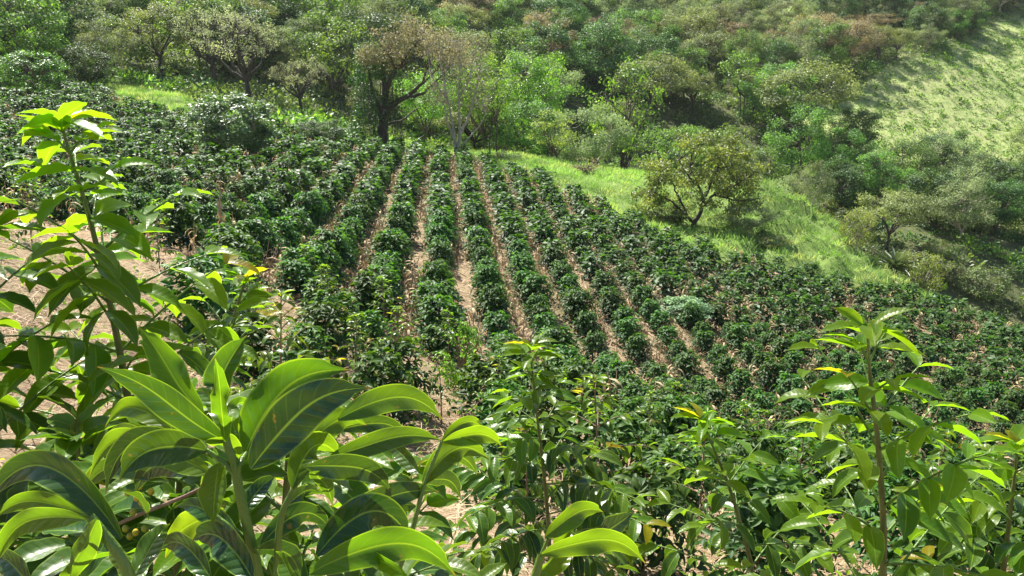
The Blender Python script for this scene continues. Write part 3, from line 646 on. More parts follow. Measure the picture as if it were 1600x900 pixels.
B.obj('trunk', M['bark_dark'], o); C_.obj('crown', M['olive_pale'], o, False)
tag(o, 'wide olive tree with crooked dark trunk on the slope beside the coffee', 'tree'); trees.append((q0[0], q0[1], 3.5))
# --- agave
q0 = on(1396, 49.5); o = empty('agave', q0+np.array([0, 0, .1])); B = Bat(); r = np.random.RandomState(4); m_ = 34; az = np.arange(m_)*2.4; el = np.linspace(.1, 1.25, m_)
B.leaves(leaf_t(5, 2, .16, .25, .5), np.tile([0, 0, .25], (m_, 1))+0., np.stack([np.cos(az)*np.cos(el), np.sin(az)*np.cos(el), np.sin(el)], 1), np.tile([0, 0, 1.], (m_, 1)), 1.75*r.uniform(.8, 1.05, m_), r.rand(m_))
B.obj('leaves', M['agave'], o); S = Bat(); S.tube([(0, 0, -.3), (0, 0, .3)], [.16, .12], 8); S.obj('stem', M['stalk'], o); tag(o, 'pale spiky agave at the right foot of the grassy spur', 'agave')

# --- fill the woods
def zone_name(u, Y):
    if Y > 118: return 'on the far slope' if u < 1235 else 'on the slope above the far clearing'
    if u < 560: return 'on the wooded bank above the upper coffee'
    if u < 1240: return 'in the ravine behind the grassy knoll'
    return 'in the ravine below far clearing'
ADJ = {'spread': 'olive trees', 'dense': 'dark dense trees', 'mid': 'mid-green trees', 'lime': 'bright lime trees', 'grey': 'grey-green trees', 'rust': 'rust-tinged trees', 'sparse': 'half-bare trees', 'thin': 'slender trees', 'shrub': 'green shrubs', 'yshrub': 'yellow-green shrubs'}
def pick(u, Y, r):
    if Y > 118:
        if u < 650: return r.choice(['grey', 'mid', 'dense', 'lime'], p=[.35, .25, .25, .15])
        if u < 1050: return r.choice(['mid', 'dense', 'grey', 'spread', 'rust'], p=[.34, .28, .2, .1, .08])
        return r.choice(['grey', 'rust', 'spread', 'mid', 'dense'], p=[.34, .13, .25, .16, .12])
    if u < 560: return r.choice(['grey', 'mid', 'dense', 'lime', 'sparse', 'spread'], p=[.25, .2, .18, .15, .1, .12])
    if u < 1240: return r.choice(['mid', 'lime', 'thin', 'spread', 'grey', 'yshrub', 'shrub'], p=[.18, .17, .14, .18, .13, .1, .1])
    return r.choice(['grey', 'dense', 'spread', 'yshrub', 'shrub', 'mid'], p=[.16, .3, .18, .1, .1, .16])
r = np.random.RandomState(31); cand = []; wood = {}
px_ = r.uniform(-250, 1850, 9000); Yc = 44+np.sqrt(r.rand(9000))*175
ux = (px_-800)/F*Yc
zr = zones(ux, Yc); okc = ~(zr[1] | zr[2] | zr[3]); zc_ = hz(ux, Yc); uu, vv, dd = proj(ux, Yc, zc_)
occ = np.array([(t[0], t[1], t[2]) for t in trees]); fill = []
for i in range(9000):
    if not okc[i] or len(fill) > 620: continue
    x, y = ux[i], Yc[i]
    if 185 < uu[i] < 570 and y < 86 and uu[i]+y*3 > 0: continue
    if vv[i] < -130 or (uu[i] > 1380 and y < 60 and r.rand() < .3): continue
    kind = pick(uu[i], y, r)
    if y < 80 and uu[i] > 1280: kind = r.choice(['yshrub', 'shrub', 'yshrub'])
    big = kind not in ('shrub', 'yshrub'); h = r.uniform(5.5, 11.5) if big else r.uniform(2, 3.6)
    if 560 < uu[i] < 1300 and y < 95 and big: h = min(h, 6.5)
    if y > 118: h *= .9
    if uu[i] > 1280 and 72 < y < 118: h = min(h, 6.5)
    rad = h*.42
    if len(occ) and (np.hypot(occ[:, 0]-x, occ[:, 1]-y) < (occ[:, 2]+rad)*(.48 if uu[i] > 1230 and y < 118 else .6)).any(): continue
    occ = np.vstack([occ, (x, y, rad)]); fill.append((x, y, kind, h, uu[i], vv[i]))
names = {}
inframe = [f for f in fill if -5 < f[4] < 1605 and f[5]-f[3]/f[1]*F < 470 and f[5] > -5]
inframe = sorted(inframe, key=lambda f: f[1])[:290]; ids = set(map(id, inframe))
for f in sorted(fill, key=lambda f: f[4]):
    x, y, kind, h, u, v = f
    if id(f) in ids:
        key = (kind, zone_name(u, y)); c = names.get(key, 0); names[key] = c+1
        put(kind, 0, 0, 0, None, ordw(c)+' from left of the '+ADJ[kind]+' '+key[1], 'shrub' if 'shrub' in kind else 'tree', pos=(x, y), h=h, group=ADJ[kind]+' '+key[1])
    else:
        pr = PROTO[kind][0]; B = wood.setdefault(pr['mat'], Bat()); B.merge(pr['bat'], rot=r.rand()*6.28, sc=h/pr['H'], loc=(x, y, gz(x, y)))
# undergrowth: low scrub mounds over the whole wood floor
mb = []
for k in range(5):
    r2 = np.random.RandomState(300+k); B = Bat(); m_ = 70; g = rand_dir(r2, m_); g[:, 2] = abs(g[:, 2]); g *= (r2.rand(m_, 1)**.35)*[1.2, 1.2, 1.0]
    B.leaves(T_TREE, g, r2.normal(size=(m_, 3))+g*.5, g*.5+r2.normal(size=(m_, 3))*.5+[0, 0, .6], .34*r2.uniform(.6, 1.2, m_), np.clip(r2.rand(m_), 0, .99)); mb.append(B)
n = 26000; px_ = r.uniform(-350, 1950, n); Yc = 42+np.sqrt(r.rand(n))*190; ux = (px_-800)/F*Yc; zr = zones(ux, Yc); k_ = ~(zr[1] | zr[2] | zr[3]); ux, Yc = ux[k_], Yc[k_]
zz = ground(ux, Yc); u_, v_, _ = proj(ux, Yc, zz); tk = vnoise(ux*.11, Yc*.11, 77); sel = (v_ > -90); ux, Yc, zz, tk = ux[sel], Yc[sel], zz[sel], tk[sel]
ug = {}
for x, y, z, t in list(zip(ux, Yc, zz, tk))[:12000]:
    mname = 'scrub' if t < .6 else ('dark' if t < .74 else 'lime' if r.rand() < .5 else 'mid')
    ug.setdefault(mname, Bat()).merge(mb[r.randint(5)], rot=r.rand()*6.28, sc=r.uniform(.6, 1.5), loc=(x, y, z-.15))
for k, B in ug.items(): tag(B.obj('undergrowth', M[k], None, False), kind='stuff')
for k, B in wood.items(): tag(B.obj('distant_woodland', M[k], None, False), kind='stuff')
ms = []
for k in range(5):
    r2 = np.random.RandomState(340+k); B = Bat(); m_ = 26; g = rand_dir(r2, m_); g[:, 2] = abs(g[:, 2]); g *= (r2.rand(m_, 1)**.35)*[1.1, 1.1, 1.3]
    B.leaves(T_TREE, g, r2.normal(size=(m_, 3))+g*.5, g*.5+r2.normal(size=(m_, 3))*.5+[0, 0, .6], .62*r2.uniform(.6, 1.2, m_), np.clip(r2.rand(m_), 0, .99)); ms.append(B)
# scattered low scrub on the far clearing and on the spur
B = Bat(); x, y, r3 = scatter(13000, 30, 190, 92, 230, 3, 16); z = ground(x, y)
for i in range(len(x)): B.merge(ms[r3.randint(5)], rot=r3.rand()*6.28, sc=r3.uniform(.25, .6)*(1.5 if r3.rand() < .1 else 1), loc=(x[i], y[i], z[i]-.05))
x, y, r3 = scatter(420, 8, 32, 40, 66, 2, 17); z = ground(x, y)
for i in range(len(x)): B.merge(mb[r3.randint(5)], rot=r3.rand()*6.28, sc=r3.uniform(.12, .38), loc=(x[i], y[i], z[i]-.05))
tag(B.obj('low_scrub', M['mid'], None, False), kind='stuff')

# ------------------------------------------------------------------ nearby coffee plants
def curve(pts, n):
    pts = np.array(pts, float); s = np.linspace(0, len(pts)-1, n); P_ = np.stack([np.interp(s, range(len(pts)), pts[:, i]) for i in range(3)], 1)
    if n > 4:
        for _ in range(2): P_[1:-1] = (P_[:-2]+2*P_[1:-1]+P_[2:])/4
    return P_
def arc_at(P_, f):
    L_ = np.r_[0, np.cumsum(np.linalg.norm(np.diff(P_, axis=0), axis=1))]; L_ /= L_[-1]
    return np.array([np.interp(f, L_, P_[:, i]) for i in range(3)])
def plant(name, stem, seed, leaf=.125, gap=.07, bmax=.45, f0=.15, split=True, T=T_NEAR, lmat='near', r0=.011, elev=(.15, 1.0), young=.5, lgap=.055, brgrow=2.2, lift=0.):
    """coffee plant: upright stem, opposite branches turning by a quarter at each node, leaf pairs on the branches"""
    r = np.random.RandomState(seed); stem = np.array(stem, float); base = stem[0].copy(); P_ = curve(stem-base, 24)
    root = empty(name, base); H = np.linalg.norm(np.diff(P_, axis=0), axis=1).sum()
    S = Bat(); S.tube(P_, np.linspace(r0, r0*.3, 24), 8)
    nn = max(3, int(H*(1-f0)/gap)); az0 = r.rand()*3; allL = Bat(); allB = S
    for i in range(nn):
        f = f0+(1-f0)*(i/(nn-1))**.9; p = arc_at(P_, min(f, 1)); top = 1-f
        Lb = min(bmax, .03+H*top*.75)*r.uniform(.75, 1.1); el = elev[0]+(elev[1]-elev[0])*f**brgrow
        for s in (0, 1):
            if f < .55 and r.rand() < .12: continue
            az = az0+i*1.57+s*math.pi+r.normal()*.25; h = np.array([math.cos(az), math.sin(az), 0])
            e = el+r.normal()*.1; L_ = Lb*r.uniform(.8, 1.15); sg = np.linspace(0, 1, 9); sag = .35*(1-f)+.08
            c = p+h*(L_*sg*math.cos(e))[:, None]+np.array([0, 0, 1])*(L_*(sg*math.sin(e)-sag*sg*sg))[:, None]
            Bb = Bat() if split else allB; Lf = Bat() if split else allL
            Bb.tube(c, np.linspace(r0*.36, r0*.16, 9), 5)
            side = np.array([-h[1], h[0], 0]); t_end = nz(c[-1]-c[-2])
            k = max(1, int(L_*.75/lgap)); fr = np.linspace(1, .25 if L_ > .1 else .7, k+1)
            for q, g in enumerate(fr):
                a = 1-q/max(4, k)          # youth along the branch
                yo = np.clip(young*(a**1.5)*(.4+.6*f)+r.normal()*.08+(.22+lift)*f, 0, .86); pp = arc_at(c, g); sz = leaf*(.55+.45*min(1, (q+.6)/2))*r.uniform(.85, 1.1)
                if q == 0 and r.rand() < .5: yo = r.uniform(.7, .86) if r.rand() < .8 else .95
                for sd in (-1, 1):
                    if r.rand() < .06: continue
                    fw = .75 if q else 1.3; dr = (1-f)*.75+.25*(1-a)
                    d = side*sd*.8+h*fw*.7+np.array([0, 0, (.55 if q == 0 else .15)-dr*.8])+r.normal(size=3)*.18
                    n_ = np.array([0, 0, 1])-h*.1+side*sd*r.uniform(-.1, .35)+r.normal(size=3)*.22; j = min(len(T)-1, int(r.rand()*1.6+dr*len(T)*.65))
                    Lf.leaves(T[j], pp[None], d[None], n_[None], sz, yo)
            if split:
                bo = Bb.obj('branch', M['stem_green'] if f > .35 else M['stem'], root)
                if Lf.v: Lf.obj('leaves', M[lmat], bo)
    S.obj('stem', M['stem' if split else 'stem_brown'], root)
    # apex leaves
    A = allL if not split else Bat(); tp = P_[-1]
    for s in range(4):
        az = az0+s*1.57; A.leaves(T[0], (tp-[0, 0, .01*(s//2)])[None], np.array([[math.cos(az), math.sin(az), 1.1-.4*(s//2)]]), np.array([[-math.cos(az)*.5, -math.sin(az)*.5, 1.]]), leaf*(.45+.25*(s//2)), .93 if s == 0 else .8)
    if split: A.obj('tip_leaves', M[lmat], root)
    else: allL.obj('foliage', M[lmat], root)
    return root
def stem_px(pts, Y, down=True):
    """points (px, py) from the tip downward, at distance Y; continued to the ground"""
    q = [at(a, b_, Y+dy) for a, b_, dy in [(p+(0,))[:3] for p in pts]]
    if down: l = q[-1]; q.append(np.array([l[0]+.02, l[1], gz(l[0], l[1])-.03]))
    return q[::-1]
tag(plant('coffee_plant', stem_px([(97,200),(118,268),(140,340),(160,420),(182,520),(205,650)], 1.9), 11, .145, .062, .42, .3, elev=(.3, 1.05), young=.8, lgap=.075, lift=.35), 'tall young coffee plant with lime tips rising at the left edge', 'coffee plant', 'coffee plants close to the camera')
tag(plant('coffee_plant', stem_px([(1356,522),(1358,580),(1368,650),(1376,740),(1384,880)], 1.9), 12, .14, .08, .62, .2, elev=(.4, 1.0), lgap=.085, young=1.0, lift=.35), 'slender young coffee plant with yellow tips in the right foreground', 'coffee plant', 'coffee plants close to the camera')
tag(plant('coffee_plant', stem_px([(828,545),(838,640),(850,740),(858,830)], 3.2), 13, .14, .065, .62, .2, elev=(.3, 1.0), young=.6), 'bushy coffee plant in the bottom centre with drooping dark leaves', 'coffee plant', 'coffee plants close to the camera')
tag(plant('coffee_plant', stem_px([(1590,700),(1580,790),(1568,890)], 2.3), 14, .145, .08, .42, .3, elev=(.3, .9), young=.9), 'coffee plant cut by the right edge of the picture', 'coffee plant', 'coffee plants close to the camera')
tag(plant('coffee_plant', stem_px([(1100,665),(1140,760),(1180,900)], 2.7), 15, .14, .08, .5, .25, elev=(.3, .9), young=.9, lgap=.08), 'leafy coffee plant between the centre plant and the slender right one', 'coffee plant', 'coffee plants close to the camera')
tag(plant('coffee_plant', stem_px([(-50,330),(-40,450),(-30,640)], 1.7), 16, .145, .075, .4, .3, elev=(.25, .9)), 'coffee plant reaching in at the far left edge, only its branches showing', 'coffee plant', 'coffee plants close to the camera')
tag(plant('coffee_plant', stem_px([(382,440),(362,510),(330,610)], 2.3), 17, .11, .08, .26, .5, elev=(.3, 1.0)), 'small coffee shoot just right of the tall left coffee plant', 'coffee plant', 'coffee plants close to the camera')
tag(plant('coffee_plant', stem_px([(120,690),(130,790),(140,890)], 1.45), 18, .13, .07, .34, .3, elev=(.1, .7), young=.25), 'dark drooping coffee plant filling the lower left corner behind the big leaves', 'coffee plant', 'coffee plants close to the camera')
tag(plant('coffee_plant', stem_px([(455,640),(448,760),(440,900)], 1.2), 19, .135, .06, .3, .35, elev=(.2, .9), young=.45), 'dark coffee plant directly behind the big glossy shoot, right of its stem', 'coffee plant', 'coffee plants close to the camera')
tag(plant('coffee_plant', stem_px([(285,650),(280,760),(275,900)], 1.3), 20, .135, .06, .3, .35, elev=(.15, .8), young=.35), 'dark coffee plant directly behind the big glossy shoot, left of its stem', 'coffee plant', 'coffee plants close to the camera')
tag(plant('coffee_plant', stem_px([(640,740),(630,820),(620,900)], 1.7), 21, .13, .07, .3, .35, elev=(.2, .8), young=.4), 'low coffee plant between the big glossy shoot and the centre plant', 'coffee plant', 'coffee plants close to the camera')
# small coffee plants on the straw slope
mids = [('coffee_sapling', plant('coffee_sapling', [(0, 0, -.05), (.02, .01, .6), (-.02, .03, 1.25)], 60+k, .14, .085, .5, .18, False, T_MID, 'near', .014, (.15, .9), .55, .09)) for k in range(3)]
spots = [(450,6.6,1.1,'dark leafy one right of the left coffee plant'),(395,9,1.0,'behind the small shoot left of the big leaves'),(560,10,.9,'above the big foreground leaves'),(625,12.5,.95,'just below the first full rows'),(690,10.5,.8,'left of the centre plant in dry straw'),
 (700,15,.95,'at the foot of the middle rows'),(930,6.2,1.1,'right behind the bushy centre plant'),(905,9.5,1.0,'uphill of the bushy centre plant'),(1010,12,.9,'on green weeds right of centre'),(1090,7.5,1.0,'left of the slender right plant'),
 (1160,10,1.05,'uphill left of the slender right plant'),(1240,7,1.0,'close behind the slender right plant, left side'),(1450,7.5,1.05,'close behind the slender right plant, right side'),(1310,10.5,1.05,'between the lower rows and the slender right plant'),(1530,10.5,1.0,'near the right edge below the rows'),
 (780,11,.9,'above the tip of the centre plant'),(510,14,.95,'left of the bare straw patch'),(250,13.5,.9,'behind the tall left coffee plant'),(1050,16,.95,'lowest bushes right of centre'),(480,17,.9,'at the left foot of the rows'),
 (1400,12.5,1.05,'directly uphill of the slender right plant'),(850,14,.9,'second one above the centre plant'),(50,11.5,.8,'in the straw at the left edge'),(600,15.5,1.,'beside the straw gap left of the middle rows'),(820,5.2,.75,'low one at the base of the centre plant'),(1590,8.3,1.,'cut by the right picture edge'),(1180,13,1.,'second one uphill left of the slender plant')]
usedm = [0]*3
for i, (px, Y, s, lab) in enumerate(spots):
    q = on(px, Y); j = i % 3; o = mids[j][1]; rot = rng.rand()*6.28
    if usedm[j]: o = dup(o, q, rot, s)
    else: usedm[j] = 1; o.location = q; o.rotation_euler = (0, 0, rot); o.scale = (s, s, s)
    tag(o, 'young coffee plant, '+lab, 'coffee plant', 'young coffee plants on the straw slope')

# leafy coffee bushes filling the near slope
lb = []
for k in range(4):
    r0_ = empty('leafy_coffee_bush', (0, 0, 0)); B = bush_bat(700+k, 46, 6, T_MID[k % 2], .15, 1.25, .62); B.a = [np.concatenate([a[:, :2], np.clip(a[:, 2:]*.75, 0, .5)], 1) for a in B.a]
    B.obj('foliage', M['leafy'], r0_); S = Bat(); S.tube([(0, 0, -.15), (.01, .01, .5), (0, 0, 1.05)], [.022, .016, .006], 5); S.obj('stem', M['stem_brown'], r0_); lb.append(r0_)
r = np.random.RandomState(55); got = []; tries = 0
while len(got) < 46 and tries < 4000:
    tries += 1; Y = 4.4+10.5*r.rand()**.8; px = r.uniform(300, 1680)
    lim = interp(px, [(300,7.5),(520,7.5),(560,9),(760,8.5),(800,5.2),(1050,4.6),(1700,4.4)])
    if Y < lim or (540 < px < 740 and r.rand() < .7) or (955 < px < 1030 and 6 < Y < 9.5): continue
    q = on(px, Y)
    if zones(np.array([q[0]]), np.array([Y]))[0][0] and Y > 11: continue
    if any(math.hypot(q[0]-g[1][0], q[1]-g[1][1]) < .95 for g in got): continue
    got.append((px, q))
usedl = [0]*4
for i, (px, q) in enumerate(sorted(got, key=lambda g: g[0])):
    j = i % 4; o = lb[j]; s = r.uniform(.7, 1.05); rot = r.rand()*6.28
    if usedl[j]: o = dup(o, q, rot, s)
    else: usedl[j] = 1; o.location = q; o.rotation_euler = (0, 0, rot); o.scale = (s, s, s)
    tag(o, ordw(i)+' from left of the leafy coffee bushes scattered on the near slope', 'coffee bush', 'leafy coffee bushes on the near slope')

# ------------------------------------------------------------------ the big shoot in the foreground
D0 = .74
def big_leaf(B, b0, tip, width, arch=.2, tilt=.5, fold=.5, tint=.6, D=D0, dtip=.06, flip=1, wave=.17, n=20, m=8, seed=0):
    """one large leaf: base and tip (px, py), blade width in px, arch = rise of the middle"""
    A_ = at(b0[0], b0[1], D); Z_ = at(tip[0], tip[1], D+dtip); Ln = np.linalg.norm(Z_-A_); ax = nz(Z_-A_)
    upv = nz(np.array([0, .2, 1.])); upv = nz(upv-ax*(upv@ax)) if abs(upv@ax) < .9 else nz(np.array([1., 0, 0])-ax*ax[0])
    t = np.linspace(0, 1, n+1)[:, None]; C = A_*(1-t)**2+2*t*(1-t)*((A_+Z_)/2+upv*arch*Ln*2)+Z_*t*t
    C = C+upv*(np.sin(t*math.pi*2)*-.02*Ln)
    T_ = nz(np.gradient(C, axis=0)); view = np.array([0, 1., 0])
    inp = nz(np.cross(T_, view)); inp *= np.sign(inp[:, 2:3]+1e-6)      # across the leaf, in the picture plane
    sd = nz(inp*math.cos(tilt)+view*math.sin(tilt)*flip); nn = nz(np.cross(T_, sd)); nn *= np.sign((nn@np.array([0, -.2, 1.]))[:, None]+1e-6)
    W_ = width/F*D/math.cos(tilt)*.53; tt = t[:, 0]; w = np.sin(np.pi*tt**.82)**.78*W_
    w = np.where(tt > .86, w*(1-.5*np.sin((tt-.86)/.14*np.pi)), w); w[0] = .0016; w[-1] = .0004
    s = np.linspace(-1, 1, m+1); r = np.random.RandomState(seed); ph = r.rand()*6
    V = C[:, None]+sd[:, None]*(w[:, None]*s[None]*(1-.12*abs(s)))[..., None]+nn[:, None]*((fold*abs(s)[None]**1.2*w[:, None]-.25*fold*w[:, None]*s[None]**2)+wave*w[:, None]*s[None]**2*np.sin(tt*17+ph+s[None].T.T*1.5 if False else (tt[:, None]*13+ph+s[None]*1.5)))[..., None]
    idx = np.arange((n+1)*(m+1)).reshape(n+1, m+1); q = np.stack([idx[:-1, :-1], idx[1:, :-1], idx[1:, 1:], idx[:-1, 1:]], -1).reshape(-1, 4)
    # make the top side the front of the faces
    f0 = V[n//2, m//2+1]-V[n//2, m//2]; f1 = V[n//2+1, m//2]-V[n//2, m//2]
    if np.cross(f1, f0)@nn[n//2] < 0: q = q[:, ::-1]
    a = np.zeros((n+1, m+1, 3)); a[..., 0] = s[None]; a[..., 1] = tt[:, None]; a[..., 2] = tint
    B.add(V.reshape(-1, 3), q, a.reshape(-1, 3))
def hero(label, stem, leaves, petioles, cherries=()):
    st = np.array(stem_px(stem, D0)); base = st[0].copy(); root = empty('coffee_plant', base)
    S = Bat(); S.tube(curve(st-base, 26), np.linspace(.0062, .0036, 26), 10); S.obj('stem', M['stem_green'], root)
    for gi, (pet, grp) in enumerate(zip(petioles, leaves)):
        Bb = Bat(); pp = curve([at(a, b_, D0+d)-base for a, b_, d in pet[0]], 12); Bb.tube(pp, np.linspace(pet[1], pet[2], 12), 8); bo = Bb.obj('branch', M['stem_green'], root)
        Lf = Bat()
        for k, l in enumerate(grp): big_leaf(Lf, seed=gi*20+k, **l)
        for c in Lf.v: c -= base.astype(np.float32)
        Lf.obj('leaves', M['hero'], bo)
    return root
def l(b, t, w, **k): return dict(b0=b, tip=t, width=w, **k)
G1 = [l((318,645),(218,512),62,arch=-.02,tilt=.2,fold=.3,tint=.8,dtip=.05,D=.75), l((352,690),(152,573),50,arch=.03,tilt=.35,fold=.25,tint=.3,dtip=-.05), l((350,636),(386,524),52,arch=-.14,tilt=.2,fold=.75,tint=.45,dtip=.02),
      l((352,690),(336,560),34,arch=.03,tilt=.2,fold=.5,tint=.75,dtip=-.03,D=.72), l((366,690),(300,612),30,arch=.15,tint=.6,D=.78), l((350,660),(392,640),24,arch=.2,tint=.7,D=.77)]
G2 = [l((383,712),(546,578),84,arch=.2,tilt=.3,fold=.25,tint=.62,dtip=.05,D=.78), l((392,733),(580,606),84,arch=.13,tilt=.2,fold=.15,tint=.03,dtip=.0,D=.72), l((372,720),(440,640),40,arch=.1,tint=.3,D=.82)]
G3 = [l((323,704),(186,752),62,arch=.22,tilt=.35,fold=.6,tint=.25,dtip=-.03), l((299,696),(165,772),50,arch=.25,tilt=.4,fold=.5,tint=.1,dtip=.02), l((341,724),(333,820),50,arch=.06,tilt=.2,fold=.6,tint=.7,dtip=-.05,D=.72), l((321,690),(378,722),36,arch=.1,tilt=.4,tint=.75,D=.71),
      l((270,676),(164,668),34,arch=.2,tilt=.6,tint=.8,D=.84), l((266,709),(140,745),40,arch=.2,tilt=.5,tint=.75,D=.82), l((183,766),(232,812),30,arch=.1,tilt=.4,tint=.3), l((330,740),(200,725),46,arch=.12,tilt=.5,fold=.4,tint=.7,D=.8), l((250,706),(165,690),32,arch=.15,tilt=.4,tint=.35,D=.86), l((290,742),(210,778),40,arch=.2,tilt=.3,fold=.3,tint=.1,D=.86), l((262,752),(120,790),38,arch=.2,tilt=.4,fold=.5,tint=.4,D=.9), l((300,700),(262,640),30,arch=.02,tilt=.3,tint=.6,D=.85)]
G4 = [l((480,698),(572,664),46,arch=.2,tilt=.3,fold=.2,tint=.65,D=.79), l((457,764),(534,718),56,arch=.42,tilt=.25,fold=.25,tint=.7), l((479,729),(612,769),48,arch=.12,tilt=.45,fold=.3,tint=.2,D=.73), l((488,737),(520,792),30,arch=.08,tint=.4,D=.72),
      l((514,715),(690,688),40,arch=.08,tilt=.4,fold=.5,tint=.45,D=.78), l((523,804),(686,768),50,arch=.05,tilt=.3,fold=.2,tint=.18,D=.81), l((528,656),(692,656),50,arch=.2,tilt=.3,fold=.25,tint=.45,D=.82), l((530,672),(640,690),30,arch=.15,tilt=.4,fold=.5,tint=.25,D=.84), l((470,690),(540,640),34,arch=.1,tilt=.3,tint=.2,D=.86), l((600,700),(560,655),26,arch=.02,tint=.5,D=.86), l((440,800),(500,770),32,arch=.15,tilt=.3,tint=.1,D=.82)]
G5 = [l((661,758),(764,718),44,arch=.28,tilt=.35,fold=.4,tint=.6,D=.86), l((692,690),(783,696),34,arch=.12,tilt=.4,fold=.7,tint=.75,D=.88), l((690,690),(758,672),24,arch=.2,tilt=.4,fold=.6,tint=.6,D=.9), l((655,740),(600,700),30,arch=.1,tint=.3,D=.9), l((665,752),(720,780),34,arch=.15,tilt=.3,fold=.3,tint=.15,D=.88), l((700,700),(745,742),28,arch=.05,tilt=.3,tint=.3,D=.9), l((650,790),(590,830),36,arch=.15,tilt=.3,tint=.1,D=.92)]
G6 = [l((494,870),(645,850),72,arch=.36,tilt=.3,fold=.25,tint=.12,D=.70), l((483,897),(712,900),66,arch=.2,tilt=.35,fold=.3,tint=.68,D=.64), l((408,852),(519,830),46,arch=.3,tilt=.3,fold=.2,tint=.15,D=.77), l((395,905),(300,845),60,arch=.2,tilt=.5,fold=.4,tint=.06,D=.7), l((470,930),(430,862),40,arch=.05,tilt=.2,tint=.6,D=.66), l((500,930),(486,866),30,tilt=.2,tint=.7,D=.66),
      l((378,851),(274,792),40,arch=.12,tilt=.5,fold=.3,tint=.2,D=.8), l((350,795),(258,872),54,arch=.08,tilt=.3,fold=.2,tint=.9,D=.83), l((640,905),(560,880),30,arch=.1,tint=.8,D=.63), l((395,860),(470,905),44,arch=.15,tilt=.4,fold=.3,tint=.05,D=.72), l((330,905),(250,860),46,arch=.2,tilt=.4,fold=.4,tint=.2,D=.74), l((375,800),(430,745),34,arch=.05,tilt=.3,tint=.08,D=.84)]
pets = [([(352,690,0),(350,650,0)], .003, .002), ([(369,745,0),(374,722,0),(385,708,.02)], .004, .002), ([(369,740,0),(350,722,0),(322,702,0)], .0045, .002), ([(432,905,0),(436,808,0),(458,765,0),(485,715,.02)], .004, .0022), ([(606,930,.1),(640,850,.1),(661,758,.12),(690,690,.14)], .0035, .002), ([(400,905,0),(388,846,0),(360,825,0),(328,800,0)], .0045, .0025)]
h = hero('', [(350,640),(352,690),(367,724),(372,760),(384,810),(392,850),(408,905)], [G1, G2, G3, G4, G5, G6], pets)
tag(h, 'large glossy coffee shoot with broad lime-edged leaves in the left foreground', 'coffee plant')
G7 = [l((190,842),(-30,800),60,arch=.3,tilt=.4,fold=.45,tint=.15,D=.62), l((133,812),(-12,898),44,arch=.15,tilt=.4,fold=.4,tint=.72,D=.58), l((151,812),(100,930),48,arch=.03,tilt=.3,fold=.6,tint=.7,D=.57), l((150,808),(-10,812),40,arch=.1,tilt=.4,fold=.3,tint=.75,D=.64), l((205,905),(266,818),46,arch=.05,tilt=.3,fold=.3,tint=.45,D=.6), l((205,905),(160,850),40,arch=.1,tilt=.3,fold=.3,tint=.5,D=.6), l((60,930),(-20,870),50,arch=.1,tint=.2,D=.66)]
D0 = .6
h = hero('', [(140,806),(152,822),(190,870),(215,930)], [G7], [([(190,870,0),(165,835,0),(140,812,0)], .003, .0018)])
tag(h, 'coffee shoot with dew-wet leaves in the bottom left corner', 'coffee plant')
G8 = [l((836,892),(896,818),48,arch=-.1,tilt=.3,fold=.9,tint=.85,D=.7), l((851,840),(942,800),40,arch=.12,tilt=.4,fold=.4,tint=.65,D=.72), l((895,832),(990,800),58,arch=-.12,tilt=.2,fold=.3,tint=.08,D=.74), l((846,866),(1008,880),46,arch=.14,tilt=.3,fold=.35,tint=.75,D=.68)]
D0 = .7
h = hero('', [(846,866),(838,895),(828,940)], [G8], [([(838,895,0),(845,870,0),(856,842,0)], .0025, .0016)])
tag(h, 'tip of a coffee shoot with four curled lime leaves at the bottom centre', 'coffee plant')
# ripening cherries on a low branch behind the big leaves
cb = at(215, 800, 1.15); root = empty('coffee_branch', cb)
Bb = Bat(); Bb.tube(np.array([at(150, 835, 1.2), at(215, 805, 1.15), at(290, 775, 1.1), at(350, 745, 1.12)])-cb, [.004, .0035, .003, .002], 6); g_ = np.array([cb[0], cb[1]+.3, gz(cb[0], cb[1]+.3)])
Bb.tube(np.array([g_, (g_+at(150, 835, 1.2))/2+[.03, 0, 0], at(150, 835, 1.2)])-cb, [.006, .005, .004], 6); Bb.obj('twig', M['stem_brown'], root)
ph = np.linspace(0, 2*np.pi, 12, endpoint=False); th = np.linspace(.05, np.pi-.05, 8)
sph = np.array([[math.sin(a)*math.cos(p_), math.sin(a)*math.sin(p_), 1.15*math.cos(a)] for a in th for p_ in ph]); qs = np.array([(i*12+j, (i+1)*12+j, (i+1)*12+(j+1) % 12, i*12+(j+1) % 12) for i in range(7) for j in range(12)])
cm = Bat().add(sph*.0052, qs).mesh('cherry', M['cherry'])
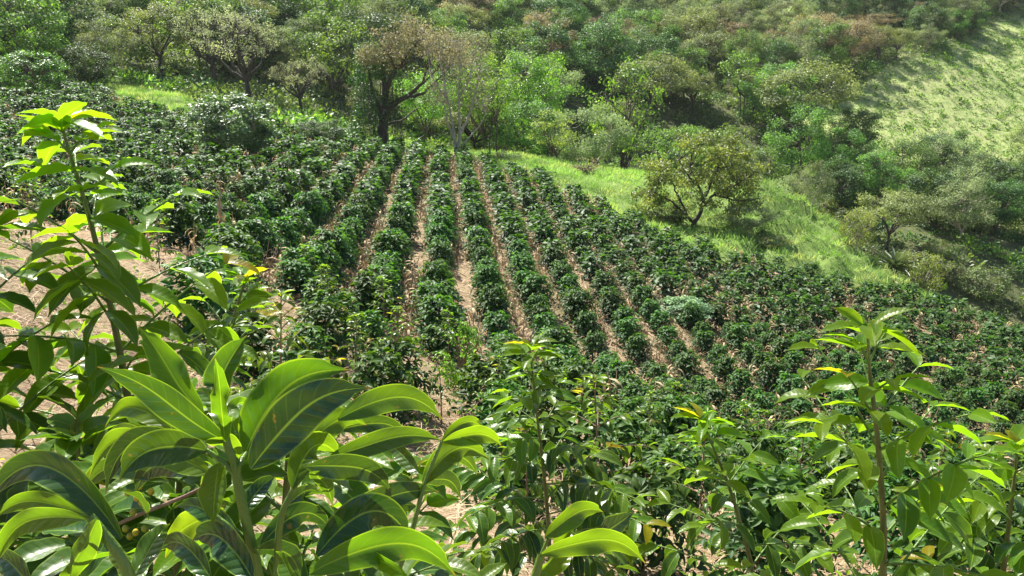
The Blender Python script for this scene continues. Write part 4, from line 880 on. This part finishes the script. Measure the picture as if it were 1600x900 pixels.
for px, py in ((203,838),(212,832),(196,826),(222,786),(214,778),(208,800),(228,792),(236,768),(324,744),(332,752),(318,758),(345,748),(328,772),(226,826),(200,770),(218,760),(335,782),(348,790)):
    c = bpy.data.objects.new('cherry', cm); COL.objects.link(c); c.parent = root; c.location = at(px, py, 1.13+rng.rand()*.04)-cb
Lf = Bat()
for k in range(12):
    f = k/11; p_ = (at(150, 835, 1.2)*(1-f)+at(350, 745, 1.12)*f)-cb; Lf.leaves(T_NEAR[k % 4], p_[None], np.array([[rng.normal()*.5, .2+rng.normal()*.5, .1-.6*rng.rand()]]), np.array([[0, -.2, 1.]]), .12, rng.rand()*.3)
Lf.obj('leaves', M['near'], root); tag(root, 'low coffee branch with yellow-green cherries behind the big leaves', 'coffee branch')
# weeds on the near ground
B = Bat(); n = 9000; r = np.random.RandomState(90); y = 4+13*r.rand(n); x = (r.rand(n)*2-1)*.7*y; k_ = vnoise(x*.5, y*.5, 44) > .62; x, y = x[k_], y[k_]; n = len(x)
B.leaves(T_TREE, np.stack([x, y, ground(x, y)+r.rand(n)*.22], 1), r.normal(size=(n, 3))+[0, 0, .6], r.normal(size=(n, 3))*.5+[0, 0, 1], r.uniform(.03, .09, n), r.rand(n)*.9)
tag(B.obj('weeds', M['lime'], None, False), kind='stuff')
# ------------------------------------------------------------------ air
m, nt = mat_new('haze_air'); v = N(nt, 'ShaderNodeVolumePrincipled'); v.inputs['Color'].default_value = (.9, .94, 1, 1); v.inputs['Density'].default_value = .0001; v.inputs['Anisotropy'].default_value = .3
nt.links.new(v.outputs[0], N(nt, 'ShaderNodeOutputMaterial').inputs['Volume'])
zl, zh = float(Z_.min())-1, float(Z_.max())+14
c = np.array([(x, y, z) for z in (zl, zh) for y in (-82, 362) for x in (-262, 302)], float)
me = bpy.data.meshes.new('haze'); me.from_pydata(c.tolist(), [], [(0, 2, 3, 1), (4, 5, 7, 6), (0, 1, 5, 4), (2, 6, 7, 3), (0, 4, 6, 2), (1, 3, 7, 5)]); me.materials.append(m)
o = bpy.data.objects.new('haze', me); COL.objects.link(o); tag(o, kind='stuff')
